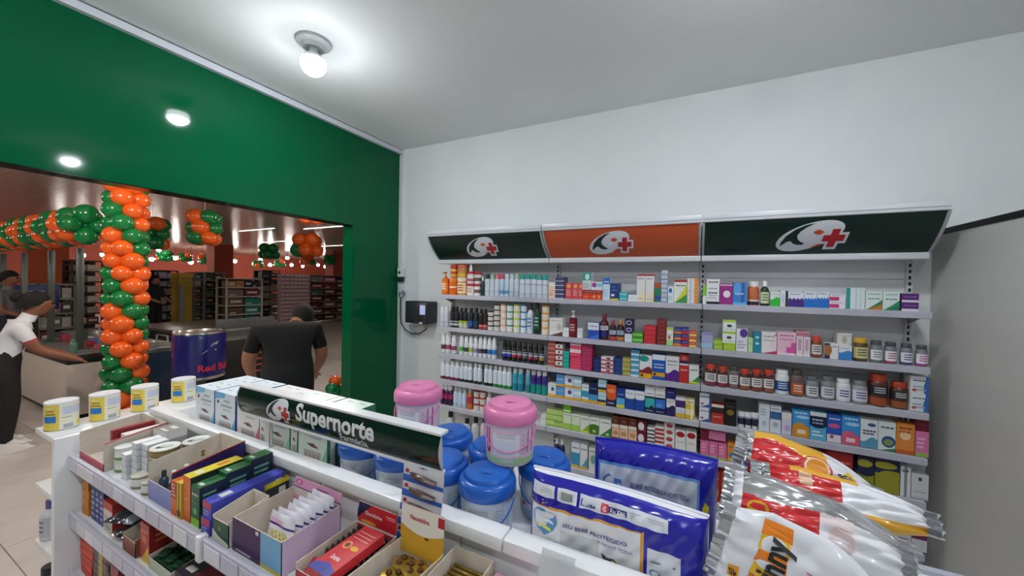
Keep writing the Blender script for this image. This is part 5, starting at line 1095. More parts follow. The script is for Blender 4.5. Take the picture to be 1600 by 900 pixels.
for k in range(5):
    v = 1-(.86-k*.185); m = MB(); p0 = strip(.25, v-.01, .007); p1 = strip(.85, v+.015, .007)
    m.tube([tuple(p0), tuple(p0*.5+p1*.5+Vector((0, -.004, .002))), tuple(p1)], [.007, .009, .006], M('B4A4A4', .15, .85), 8); m.build('clipper', t)
# ---- second near shelf
for j in range(5): carton(f'orange carton, {ordx(4-j, 5, "top", "bottom")} in the orange stack on the second near shelf', -2.225, -2.16, .56, .66, LZ+j*.034, LZ+j*.034+.033, 'D88A22', 'c .3 .5 .12 .25 F0B040;t .5 A86018', rside='C87A20', group='orange cartons in a stack')
for i in range(3): carton(f'navy and violet carton, {["left", "middle", "right"][i]} of three on the second near shelf', -2.14+i*.042, -2.10+i*.042, .565, .70, LZ, LZ+.135, '34387C', 'l .1 .9 5 A8A8D8', rside='2E3270', top='6A4A90', group='navy cartons')
carton('red and white carton on the second near shelf', -2.0, -1.92, .56, .68, LZ, LZ+.115, 'D8CCC4', 'b .75 1 B83A2E;t .5 8A8A80;c .5 .2 .3 .08 B0A8A0', rside='C03A30', top='B8382C')
carton('red carton behind the red and white carton', -1.99, -1.92, .69, .77, LZ, LZ+.15, 'B83A34', '', rside='B83A34', top='C04038')
PLB = M('2E3238', .15, coat=.5)
for i, (x, y, z, rz) in enumerate(((-1.86, .62, 0, .2), (-1.80, .66, .035, -.1), (-1.84, .60, .07, .4), (-1.735, .69, 0, .1))):
    rr = random.Random(i); m = MB()
    m.grid(lambda u, v: ((u-.5)*.11, (v-.5)*.13, .022+.022*max(0, math.sin(PI*u))**.5*max(0, math.sin(PI*v))**.5+.004*math.sin(17*u+i)*math.sin(13*v)), 18, 18, lambda u, v: PLB if (u < .75) else M('9AA0A8', .2)); m.grid(lambda u, v: ((.5-u)*.11, (v-.5)*.13, .022-.02*max(0, math.sin(PI*u))**.5*max(0, math.sin(PI*v))**.5), 12, 12, PLB)
    o = m.build('plastic_pouch', None, (x, y, LZ+z), rz); tag(o, ['black glossy pouch at the bottom left of the pile', 'black glossy pouch in the middle of the pile', 'black glossy pouch on top of the pile', 'black glossy pouch at the right of the pile'][i], 'pouch', 'black glossy pouches')
display_box('low brownish open carton on the second near shelf', -1.80, -1.70, .552, .60, LZ, .05, .07, '8A4A3E', '8A5A4A', hlf=.06)
carton('red and yellow upright carton on the second near shelf', -1.685, -1.62, .56, .70, LZ, LZ+.13, 'B03A2E', 'd .5 E0B02E;t .8 E08A5A;c .5 .6 .3 .1 D86A3A', rside='8A2420', top='A83028', rdec='l .5 .9 3 D07040')
t = display_box('white tray of green round blisters on the second near shelf', -1.61, -1.45, .556, .72, LZ, .035, .06, 'C8D0B8', 'D4D4CC', hlf=.04)
for i in range(3):
    for j in range(3):
        m_ = _mesh.get('gdome') or MB().lathe([(.021, 0), (.022, .003), (.019, .012), (.01, .017), (.0005, .018)], M('0E3A22', .12, coat=.5), 18).mesh('green_dome'); _mesh['gdome'] = m_
        o = link('gel_pot', m_, None, (-1.58+i*.05, .59+j*.048, LZ+.03)); tag(o, f'dark green glossy pot, {["left", "middle", "right"][i]} of the {["front", "middle", "back"][j]} row in the tray', 'pot', 'green pots in the tray')
carton('dark green flat carton under the green pots', -1.603, -1.457, .565, .712, LZ+.002, LZ+.0295, '16442A', '', rside='1A4A2E')
carton('dark carton at the right of the green tray', -1.44, -1.36, .56, .68, LZ, LZ+.05, '23242C', 't .5 6A5A50', rside='2A2430', top='3A3440')
carton('small maroon carton beside the dark carton', -1.35, -1.28, .56, .68, LZ, LZ+.06, '6A2430', 't .5 C09080', rside='5A2030')
# ---- third near shelf
for j in range(7): carton(f'bright red carton, {ordx(6-j, 7, "top", "bottom")} in the red stack on the third near shelf', -2.225, -2.10, .556, .66, BZ+j*.027, BZ+j*.027+.0262, 'D8442A' if j % 2 else 'CE3A26', 't .5 F0B0A0', rside='C83A24', group='bright red cartons in a stack')
for j in range(7): carton(f'grey and yellow carton, {ordx(6-j, 7, "top", "bottom")} in the striped stack on the third near shelf', -2.09, -1.94, .556, .66, BZ+j*.024, BZ+j*.024+.0232, '4E4A50', 's .35 .6 C8B03A;s .7 .8 A86A50;t .5 8A8A90', rside='44404A', group='grey and yellow cartons in a stack')
carton('dark red carton at the right of the striped stack', -1.92, -1.85, .556, .66, BZ, BZ+.14, '8A2430', 't .6 D0A0A0', rside='7A2030')
# ================================================================== the store beyond the opening
SCZ = 3.02
sceil = noisy('store_ceiling_strips', 'B0A49C', 'BCB0A8', 2, .22, .25, 3, stretch=(.4, 9, 1))
structure(slab('ceiling_store', (-30, -8, SCZ), (WX-.118, 26, SCZ+.08), sceil))
redw = noisy('brick_red_wall', 'B4503C', 'BC5A44', .6, .6)
wf = structure(slab('wall_store', (-24.1, -8, 0), (-24, 26, SCZ), redw))
structure(slab('wall_store_left', (-24, -8, 0), (WX-.118, -7.9, SCZ), M('8A7A72', .7)))
structure(slab('wall_store_right', (-24, 21, 0), (WX-.118, 21.1, SCZ), M('9A5A48', .7)))
structure(slab('wall_store_inner', (WX-.2, 2.8, 0), (WX-.118, 21, SCZ), M('B0A8A0', .7)))
for (x, yy, w_) in ((-18, onX(344, 410, -18).y, .7), (-16, onX(523, 410, -16).y, .6)):
    structure(slab('store_column', (x-.3, yy-w_/2, 0), (x+.3, yy+w_/2, SCZ), redw))
# thin light lines in the store ceiling
for i, (xa, xb, yy) in enumerate(((-7.4, -6.0, 4.9), (-9.8, -8.0, 6.6), (-12.2, -10.5, 6.2), (-8.2, -6.9, 4.2), (-15, -12.6, 8.4), (-14, -11, 10.2))):
    o = MB().box((xa, yy-.02, SCZ-.012), (xb, yy+.02, SCZ-.001), M('F4F0EA', .5, emit=2.5)).build('ceiling_light_strip', smooth=False)
    tag(o, f'slim bright light strip in the store ceiling, {["nearest the pillar", "second from the pillar", "left of the middle", "above the hanging balloons", "far left", "farthest"][i]}', 'light', 'ceiling light strips of the store')
pend = [('cord', MB().tube([(0, 0, .3), (0, 0, .12)], .008, DARK, 6).mesh('cord')),
        ('shade', MB().lathe([(.03, .14), (.05, .12), (.085, .05), (.075, .045), (.045, .1), (.028, .125)], M('C8CACC', .3, .6), 18).mesh('shade')),
        ('bulb', MB().sphere((0, 0, 0), .082, M('FFF6EA', .5, emit=PEND), 16, 10).mesh('bulb'))]
pend_fill = pend[:2]+[('bulb', MB().sphere((0, 0, 0), .082, M('FFF6EA', .5, emit=PFILL), 16, 10).mesh('bulb'))]
px = [(248, 390), (237, 405), (274, 403), (298, 410), (315, 400), (331, 410), (367, 408), (397, 412.5), (407, 406), (422, 414), (435, 411.5), (449, 403), (455.5, 414), (473, 416), (497, 414), (508, 416.5), (516, 406), (94, 399), (129, 399), (161, 398)]
for i, (x, y) in enumerate(px):
    p = onZ(x, y, 2.72)
    if p.x < -20.5: p = onX(x, y, -20.5)
    lab = f'white pendant bulb hanging in the store, {ordx(sorted(px).index((x, y)), len(px), "left", "right")} in view'
    t = put_round('pendant_lamp', pend[1:], lab, 'lamp', tuple(p), 0, 'pendant bulbs of the store'); MB().tube([(0, 0, SCZ-p.z), (0, 0, .12)], .008, DARK, 6).build('cord', t)
# unseen lamps added out of view to brighten the store and its floor
for i, (x, y) in enumerate(((-4.2, -1.5), (-4.2, .9), (-4.2, 3.3), (-5.4, 6.5), (-8, -1.5), (-11.5, -1.5))):
    put_round('pendant_lamp', pend_fill, 'unseen bulb added for light, hidden by the '+['fascia at far left', 'fascia before the balloon column', 'fascia near the person in black', 'green pillar', 'left frame edge, nearer', 'left frame edge, farther'][i], 'lamp', (x, y, 2.72), 0, 'pendant bulbs of the store')

# ------------------------------------------------------------------ balloons
def balloon_mesh(h):
    return MB().lathe([(.0005, -1.0), (.3, -.955), (.62, -.79), (.88, -.48), (1.0, -.05), (.97, .3), (.8, .68), (.5, .97), (.22, 1.14), (.06, 1.2), (.09, 1.27), (.0005, 1.26)], M(h, .22, coat=.3), 18).mesh('balloon')
BO, BG = balloon_mesh('F0641E'), balloon_mesh('0C7A3C')
def balloon(parent, c, r, out, me):
    o = link('balloon', me, parent, c); d = -Vector(out); o.rotation_mode = 'QUATERNION'
    o.rotation_quaternion = d.to_track_quat('Z', 'Y'); o.scale = (r, r, r); return o
t = thing('balloon_column', 'tall spiral column of orange and green balloons at the store entrance', 'balloons', (-5.7, 1.76, 0))
MB().lathe([(.16, 0), (.16, .02), (.03, .03), (.015, .05), (.015, 2.78), (.0005, 2.79)], M('D8D8D8', .4), 16).build('pole', t)
thc = math.atan2(-1.76, 5.7)
for L in range(20):
    for k in range(4):
        a = PI/2*k+(PI/4 if L % 2 else 0)+.2; ph = ((a-thc)/(2*PI)+(L-11.6)/6.2+.75) % 1
        balloon(t, (.108*math.cos(a), .108*math.sin(a), .12+.138*L), .094+.006*math.sin(L*7+k*3), (math.cos(a), math.sin(a), .05*math.sin(L+k)), BG if ph < .5 else BO)
t = thing('balloon_garland', 'long garland of orange and green balloons running above the checkouts', 'balloons', (-6.1, 1.56, 2.17))
MB().tube([(0, 0, 0), (-4.3, 0, 0)], .01, M('D8D8D8', .4), 6).build('line', t)
for L in range(31):
    for k in range(4):
        a = PI/2*k+(PI/4 if L % 2 else 0)
        ph = (L/5.2+a/(2*PI)*.5+.05) % 1
        balloon(t, (-.14*L, .125*math.cos(a), .125*math.sin(a)), .098+.008*math.sin(L*5+k*2), (.1*math.sin(L+k), math.cos(a), math.sin(a)), BG if ph < .5 else BO)
def cluster(label, c, r, seed, frac, n=9):
    rr = random.Random(seed); t = thing('balloon_cluster', label, 'balloons', tuple(c), 0, 'hanging balloon clusters')
    MB().tube([(0, 0, 0), (0, 0, SCZ-c[2])], .004, M('D8D8D8', .5), 5).build('string', t)
    for L in range((n+3)//4):
        for k in range(min(4, n-L*4)):
            a = PI/2*k+(PI/4 if L % 2 else 0)+rr.uniform(-.1, .1)
            balloon(t, (r*1.15*math.cos(a), r*1.15*math.sin(a), -(L-.8)*r*1.45), r*rr.uniform(.93, 1.07), (math.cos(a), math.sin(a), 0), BO if rr.random() < frac else BG)
cluster('dark green balloon cluster with orange spots hanging beyond the column', onZ(320, 353, 2.45), .115, 5, .3, 12)
cluster('green balloon cluster half hidden behind the balloon column', onZ(238, 362, 2.5), .13, 2, .12, 12)
cluster('two orange balloons hanging close under the green fascia', onX(487, 352, -5.4), .095, 8, .75, 4)
for i, (x, y, rr_) in enumerate(((421, 396, .16), (480, 388, .2), (481, 408, .16), (515, 408, .14), (437, 413, .13), (257, 402, .14), (290, 404, .12), (322, 407, .14), (78, 390, .1), (403, 414, .12))):
    p = onZ(x, y, 2.52)
    if p.x < -20: p = onX(x, y, -20)
    cluster('far balloon cluster '+['right of the green bulbs in mid store', 'high beside the pillar lamps', 'below the high cluster near the pillar', 'nearest the green pillar', 'small between pendant lamps', 'beside the balloon column', 'left of the red column', 'close to the red column', 'under the garland at far left', 'above the white rack'][i], p, rr_, 20+i, [.2, .8, .6, .2, .3, .4, .6, .6, .7, .3][i], 8)
p = onX(521, 604, -2.95)
t = thing('balloon_cluster', 'orange and green balloons low beside the green pillar', 'balloons', tuple(p), 0, 'low balloons by the pillar')
for q, me in (((0, .02, .045), BO), ((.02, -.03, -.01), BG), ((.0, .05, -.05), BG)): balloon(t, q, .055, (1, -.3, .2), me)

# ------------------------------------------------------------------ poles and checkouts
for i, x in enumerate((-6.44, -7.44, -8.58, -9.66)):
    t = thing('metal_post', f'grey metal post under the garland, {["nearest the balloon column", "second from the balloon column", "third from the balloon column", "farthest from the balloon column"][i]}', 'post', (x, 1.6, .7455 if i < 2 else 0), 0, 'metal posts at the checkouts')
    MB().bevel_box((-.028, -.028, 0), (.028, .028, 1.925-(.7455 if i < 2 else 0)), M('4E5450', .4, .5), .004, 2).build('shaft', t); MB().bevel_box((-.07, -.07, 0), (.07, .07, .012), M('5A5E5A', .4, .6), .002, 1).build('foot_plate', t)
def checkout(label, x0, x1, y0, y1, z, front, band, top, bz=.115):
    t = thing('checkout_counter', label, 'counter', ((x0+x1)/2, (y0+y1)/2, 0), 0, 'checkout counters'); X, Y = (x1-x0)/2, (y1-y0)/2
    MB().bevel_box((-X, -Y, .06), (X, Y, z-bz), front, .006, 2).build('cabinet', t); MB().bevel_box((-X-.004, -Y-.004, z-bz), (X+.004, Y+.004, z-.02), band, .006, 2).build('upper_band', t)
    MB().bevel_box((-X-.01, -Y-.01, z-.02), (X+.01, Y+.01, z), top, .006, 2).build('worktop', t); MB().box((-X+.03, -Y+.03, 0), (X-.03, Y-.03, .06), BLACK).build('kick_plate', t, smooth=False)
    return t
ya = onX(105, 600, -6.1).y
checkout('checkout counter with pale side panel and black band beside the cashier', -7.9, -6.1, ya, ya+.5, .745, M('C8BCB4', .5), BLACK, M('8E8E92', .3, .5))
yb0, yb1 = onX(228, 560, -5.75).y, onX(288, 560, -5.75).y
t = checkout('checkout counter with dark blue front behind the balloon column', -8.6, -5.75, yb0, yb1, .76, M('16283C', .35), M('8A8C8C', .25, .8), STEEL, .05)
MB().bevel_box((1.0, -.15, .76), (1.36, .1, .80), M('9A9A98', .3, .6), .006, 2).build('scanner_plate', t); MB().tube([(.9, .1, .76), (.9, .1, .86), (1.2, .1, .86), (1.2, .1, .76)], .012, STEEL, 8).build('guide_rail', t)
p = onX(372, 560, -5.9)
yc0, yc1 = onX(350, 560, -5.9).y, onX(350, 560, -5.9).y+1.3
t = checkout('dark checkout counter with orange slats behind the person in black', -8.8, -5.9, yc0, yc1, .77, M('141618', .5), M('8E9090', .25, .8), M('7A7C7C', .3, .7), .045)
X_, = (1.45,)
for k in range(5): MB().box((X_+.001, -.35, .22+k*.09), (X_+.014, .55, .24+k*.09), M('B4502A', .5)).build('orange_slat', t, smooth=False)
MB().bevel_box((X_-.9, -.35, .79), (X_-.86, .55, .95), M('55575A', .5), .006, 2).build('screen_panel', t); MB().tube([(X_-.3, -.55, .77), (X_-.3, -.55, .84), (X_-.3, .6, .84), (X_-.3, .6, .77)], .014, STEEL, 8).build('guide_rail', t)
# clutter on the near checkout
cl = [('B04A5A', .12, .06), ('5A7A6A', .1, .11), ('D8D4D0', .14, .05), ('8A2A34', .16, .07), ('4A5A8A', .1, .08), ('C8C4BC', .12, .04), ('A86A78', .1, .05), ('3A4A44', .12, .12), ('D0C8C0', .16, .05), ('9A3A48', .1, .09), ('6A6A70', .14, .1), ('E0DCD8', .1, .06)]
for i, (c, w_, h_) in enumerate(cl):
    o = carton(f'small {["rose", "sage green", "off-white", "dark red", "slate blue", "beige", "dusty pink", "dark green", "cream", "wine red", "grey", "white"][i]} packet on the checkout beside the cashier', -6.3-.13*i, -6.3-.13*i+w_, ya+.25+.08*(i % 3), ya+.325+.08*(i % 3), .7455, .7455+h_, c, 't .5 D8D8D8', name='packet')
put_round('spray_bottle', round_parts('bottle', .03, .16, '5A8A74', '4A7A68'), 'green bottle standing at the near corner of the checkout', 'bottle', (-6.16, ya+.06, .7455))
# cooler shaped like a drink can
p0, p1 = onX(313, 521, -5.0), onX(313, 588, -5.0); cr = .245
t = thing('drink_cooler', 'dark blue round drink-can cooler with red lettering behind the tins', 'cooler', (-5.15, p0.y+.06, 0))
zt, zb = p0.z, p1.z
BLU = M('1A1C66', .25, coat=.3)
MB().lathe([(cr*.92, zb-.015), (cr, zb), (cr, zt-.03), (cr*.97, zt-.01)], BLU, 40).build('can_body', t)
MB().lathe([(cr*.96, zt-.014), (cr*1.0, zt-.006), (cr*.98, zt+.012), (cr*.9, zt+.012), (cr*.88, zt), (.0005, zt)], M('C4C8C8', .2, .9), 40).build('top_rim', t)
MB().lathe([(cr*.9, zb-.04), (cr*.99, zb-.03), (cr*.99, zb-.002), (cr*.9, zb)], M('C8C8C8', .2, .9), 40).build('base_rim', t)
MB().lathe([(cr*.7, 0), (cr*.7, .02), (.06, .04), (.06, zb-.04), (cr*.8, zb-.035)], M('3A3C40', .4), 24).build('pedestal', t)
m = MB(); a_c = math.atan2(-(p0.y+.06), 5.15)
def csurf(u, v, e): a = a_c+u/cr; return ((cr+.001+e)*math.cos(a), (cr+.001+e)*math.sin(a), zb+(zt-zb)*.5+v)
m.text('Red Bull', M('C02848', .35), csurf, -.02, -.14, .105, .001, 1, .03, align='l'); m.build('lettering', t, smooth=False)
MB().poly([(.02, .02), (.16, .045), (.15, .06), (.06, .055)], M('D8DADC', .3), csurf, .001).build('swoosh_mark', t, smooth=False); MB().poly([(.09, .09), (.17, .12), (.18, .15), (.12, .13)], M('9AA0B8', .3), csurf, .001).build('swoosh_mark', t, smooth=False)

# ------------------------------------------------------------------ racks of goods in the store
def rack(label, x, yA, yB, h, n, frame, dep=.5, back='3A3632', edge=None, wire=False):
    t = thing('store_rack', label, 'rack', (x, (yA+yB)/2, 0), 0, 'racks of the store'); W = (yB-yA)/2; fm = M(frame, .4)
    for sy in (-1, 1):
        for xx in (0, -dep): MB().box((xx-.02, sy*W-.02, 0), (xx+.02, sy*W+.02, h), fm).build('post', t, smooth=False)
    if back: MB().box((-dep-.02, -W, .05), (-dep, W, h), back).build('back_panel', t, smooth=False)
    zs = [.1+(h-.1)*k/n for k in range(n+1)]
    for z in zs:
        s_ = MB().box((-dep, -W, z-.03), (.02, W, z), frame if z > h-.05 else (edge or frame)).build('shelf', t, smooth=False)
    return t, zs
def stock(rk, zs, items, label, rng, fill=.8):
    # items: per shelf list of colours spread over the width
    t = rk; W = None
    x, yA, yB = rng
    for k, row in enumerate(items):
        n = len(row); wd = (yB-yA-.08)/n
        for i, c in enumerate(row):
            if c is None: continue
            hh = (zs[k+1]-zs[k])*fill*(.85+.15*((i*7+k*3) % 5)/4)
            m = MB().box((-.16, -wd*.46, 0), (.16, wd*.46, hh), c); F = lambda u, v, e: (.16+e, -wd*.46+wd*.92*u, hh*v)
            m.poly(rect(.15, .35, .85, .65), {'1': 'D8D4D0'}.get('1'), F, .002) if (i+k) % 2 else m.poly(rect(.1, .1, .5, .3), 'C8C0B8', F, .002)
            o = m.build('packed_box', None, (x-.19, yA+.04+wd*(i+.5), zs[k]+.001), smooth=False)
            tag(o, f'{label}, level {NUM[k+1]}, {ordx(i, n, "left", "right") if n > 1 else "full width"}', 'box', label+' goods')
Y = lambda x, X: onX(x, 450, X).y
X = -14.2
r_, z_ = rack('dark rack of white-labelled packs behind the balloon column', X, Y(246, X), Y(277, X), 1.82, 7, '1E1C1E', back='141214'); stock(r_, z_, [['C8C4CC', 'A8A4B0'], ['9A98A0', '5A5860'], ['A8A6AC', 'C0BEC4'], ['D0C8D8', '8A7AA0'], ['B8B8C0', 'E0B060'], ['A8A4C0', '7A7490'], ['C0B8D8', 'B0A8D0']], 'pale pack on the dark rack', (X, Y(246, X), Y(277, X)))
X = -12.9
t = thing('yellow_stand', 'tall yellow display stand between two racks', 'display stand', (X, (Y(278, X)+Y(301, X))/2, 0)); W = (Y(301, X)-Y(278, X))/2*.93
MB().box((-.4, -W, .12), (0, W, 1.62), M('B89A2A', .5)).build('body', t, smooth=False); MB().box((.001, -W*.95, .15), (.03, -W*.2, 1.4), M('8A8A84', .4)).build('side_panel', t, smooth=False); MB().box((-.42, -W*1.03, 1.62), (.05, W*1.03, 1.74), M('D0AC2E', .5)).build('top_board', t, smooth=False); MB().box((-.38, -W, 0), (0, W, .12), BLACK).build('plinth', t, smooth=False)
for k in range(12): MB().box((.001, -W*.1, .2+k*.115), (.05, W*.9, .21+k*.115), M('C8A838', .5)).build('ledge', t, smooth=False)
X = -13.4
r_, z_ = rack('slim silver wire rack beside the yellow stand', X, Y(303, X), Y(317.5, X), 1.78, 8, '9A9C9C', back='5A544E'); stock(r_, z_, [['5A504A'], ['6A605A'], ['7A7068'], ['5A524C'], ['8A6A50'], ['6A5A50'], ['D0C0B0'], ['4A8A88']], 'brown pack on the slim silver rack', (X, Y(303, X), Y(317.5, X)))
r_, z_ = rack('rack with yellow shelf edges and dark goods', X, Y(320, X), Y(350, X), 1.80, 7, '8E8E8A', back='24241E', edge='A89A48'); stock(r_, z_, [['2A2C38', '3A3E48'], ['3A3A34', '26262A'], ['2E3448', '20222C'], ['3A3A38', '2A2C2E'], ['5A8A70', '2E3034'], ['1E1E22', '2A2A30'], ['3A4A44', '34403C']], 'dark pack on the yellow-edged rack', (X, Y(320, X), Y(350, X)))
X = -11.6
r_, z_ = rack('white rack with teal and magenta boxes', X, Y(354, X), Y(409, X), 1.62, 6, 'C8C6C2', back='5A4A42'); stock(r_, z_, [['6A5A52', '1E6A66'], ['5A4A44', '1F7A76'], ['6A4A3E', '1E8A84'], ['7A5A48', '1E8A84'], ['8A7A70', '7A1E48'], ['B89A6A', 'C8785A', '2A2030', '3A3040']], 'box on the white rack', (X, Y(354, X), Y(409, X)))
X = -14.5
r_, z_ = rack('dark rack with patterned white boxes', X, Y(409, X), Y(436, X), 1.95, 7, '6A6664', back='2A2628'); stock(r_, z_, [['3A3A50', 'B8B4B0'], ['34305A', 'A8A4A0'], ['C8C4B8', 'BCB8AE'], ['C8C4B8', 'C0BCB2'], ['C4C0B4', 'C8C4B8'], ['4A4A5A', '52506A'], ['5A586A', '3A3848']], 'patterned box on the dark rack', (X, Y(409, X), Y(436, X)))
X = -12.8
r_, z_ = rack('rack of dark red goods beside the green pillar', X, Y(484, X), Y(545, X), 1.80, 7, '7A7472', back='2A1A1A'); stock(r_, z_, [['4A3028', '3A2420', '5A4A40'], ['6A5A50', '4A2A28', '5A3A34'], ['4A2A28', '8A6A5A', '5A4038'], ['5A2426', '4A2224', '3E2A28'], ['4A6A60', '6A2A2A', '4A2A2C'], ['8A3A34', '7A2A34', '5A3034'], ['8A8A80', 'C86A9A', '2A2A38']], 'dark red pack on the rack by the pillar', (X, Y(484, X), Y(545, X)))
X = -12.4; ya_, yb_ = Y(436, X), Y(481, X); n = 7; wd = (yb_-ya_)/n
pk = MB().bevel_box((-.12, -wd*.46, 0), (.12, wd*.46, .128), M('C8AAB4', .45), .01, 1)
F = lambda u, v, e: (.12+e, -wd*.46+wd*.92*u, .128*v)
pk.poly(rect(.1, .55, .9, .95), 'D4CCDC', F, .003); pk.poly(rect(.15, .1, .85, .4), 'A86A78', F, .003); pkm = pk.mesh('paper_pack')
MB_ = MB().box((-.14, -(yb_-ya_)/2, 0), (.14, (yb_-ya_)/2, .1), 'A8907A').build('pallet_base', None, (X, (ya_+yb_)/2, 0), smooth=False); tag(MB_, 'low beige base under the tower of pink packs', 'base')
for r__ in range(13):
    for c_ in range(n):
        o = link('paper_pack', pkm, None, (X-.02*(r__ % 2), ya_+wd*(c_+.5), .1+.13*r__)); tag(o, f'pink and white pack in the tower, row {NUM[r__+1] if r__ < 12 else "thirteen"} up, {ordx(c_, n, "left", "right")}', 'pack', 'pink and white packs in the tower')
# low grey shelves and boards seen over the near checkout
X = -10.6
r_, z_ = rack('low grey rack of goods behind the metal posts', X, Y(58, X), Y(118, X), 1.45, 5, '7A7C7A', back='3A3C3A'); stock(r_, z_, [['5A5C5A', '6A6C6C', '4A4C4C'], ['6A2A30', '5A5C60', '8A8C8C'], ['9A9C9C', '6A6C70', 'B0B0B0'], ['7A7C80', 'A05A64', '3A3A3E'], ['C8B060', '4A4A50', 'A8A8A8']], 'grey pack on the low rack', (X, Y(58, X), Y(118, X)))
X = -12
r_, z_ = rack('rack of pale goods left of the balloon column', X, Y(112, X), Y(160, X), 1.95, 8, '4A2A26', back='3A1E1A'); stock(r_, z_, [['4A4446', '5A5052'], ['6A3A38', '8A7A74'], ['C8BCB0', '7A3A34'], ['4A3A38', 'B8A89A'], ['6A5A50', 'D0C0B0'], ['5A3A34', 'CDBDAE'], ['8A7466', 'D8C8B8'], ['A8988A', 'E0D0C0']], 'pale pack on the red-brown rack', (X, Y(112, X), Y(160, X)), .6)
X = -10.0
o = MB().bevel_box((-.02, -.25, 0), (.02, .25, .42), M('22307A', .4), .01, 2).build('blue_poster', None, (X, Y(57, X), 1.02)); tag(o, 'blue panel with white mark behind the cashier', 'panel')
MB().box((.021, -.08, .1), (.023, .08, .32), 'B8C0E0').build('panel_mark', o, smooth=False)
MB().tube([(0, 0, -1.02), (0, 0, 0)], .02, DARK, 8).build('stand', o)
for i, (xa, xb) in enumerate(((40, 76), (84, 108))):
    X = -16; a, b = Y(xa, X), Y(xb, X)
    o = MB().box((-.03, a, 1.25), (0, b, 2.55), M('C8562A', .5)).build('orange_banner', None, (X, 0, 0), smooth=False); tag(o, ['wide orange-red board on the far left wall', 'narrow orange-red board right of the wide one'][i], 'board', 'orange boards')
    MB().box((-.03, a, 0), (0, a+.05, 1.25), DARK).build('leg', o, smooth=False); MB().box((-.03, b-.05, 0), (0, b, 1.25), DARK).build('leg', o, smooth=False)

# ------------------------------------------------------------------ people
def person(label, loc, rz, J, E, paint, hair=None, extras=None):
    names = list(J); me = bpy.data.meshes.new('figure'); me.from_pydata([J[n][0] for n in names], [(names.index(a), names.index(b)) for a, b in E], [])
    o = bpy.data.objects.new('figure', me); COL.objects.link(o); sk = o.modifiers.new('skin', 'SKIN')
    for i, n in enumerate(names):
        r = J[n][1]; me.skin_vertices[0].data[i].radius = r if isinstance(r, tuple) else (r, r)
        me.skin_vertices[0].data[i].use_root = (n == 'pelvis')
    sd = o.modifiers.new('sub', 'SUBSURF'); sd.levels = 2; sd.render_levels = 2
    dg = bpy.context.evaluated_depsgraph_get(); dg.update(); m2 = bpy.data.meshes.new_from_object(o.evaluated_get(dg)); bpy.data.objects.remove(o)
    m2.materials.clear(); mats = []
    segs = [(a, b, Vector(J[a][0]), Vector(J[b][0])) for a, b in E]
    for f in m2.polygons:
        c = f.center; best = None
        for a, b, p, q in segs:
            d = q-p; tt = max(0, min(1, (c-p).dot(d)/max(d.length_squared, 1e-9))); dist = (c-(p+d*tt)).length/((J[a][1] if not isinstance(J[a][1], tuple) else J[a][1][0])*(1-tt)+(J[b][1] if not isinstance(J[b][1], tuple) else J[b][1][0])*tt)
            if best is None or dist < best[0]: best = (dist, a, b, tt)
        mm = paint(best[1], best[2], best[3], c)
        if mm not in mats: mats.append(mm); m2.materials.append(mm)
        f.material_index = mats.index(mm); f.use_smooth = True
    t = thing('person', label, 'person', loc, rz); link('body', m2, t)
    if hair: hair(t)
    if extras: extras(t)
    return t
def hand(J, E, wrist, p, d, side, s=1.0):
    p = Vector(p); d = Vector(d).normalized(); sv = Vector(side).normalized(); dn = Vector((0, 0, -.25))
    k = wrist+'_palm'; J[k] = (tuple(p+d*.045*s), (.03*s, .018*s)); E.append((wrist, k))
    for i, L in enumerate((.05, .06, .055, .042)):
        b0 = p+d*.075*s+sv*(i-1.5)*.02*s; a, b = k+f'f{i}a', k+f'f{i}b'
        J[a] = (tuple(b0), .0095*s); J[b] = (tuple(b0+(d+dn).normalized()*L*s), .007*s); E += [(k, a), (a, b)]
    b0 = p+d*.04*s-sv*.04*s; a, b = k+'t0', k+'t1'; J[a] = (tuple(b0), .011*s); J[b] = (tuple(b0+(d*.8-sv*.5).normalized()*.04*s), .008*s); E += [(k, a), (a, b)]
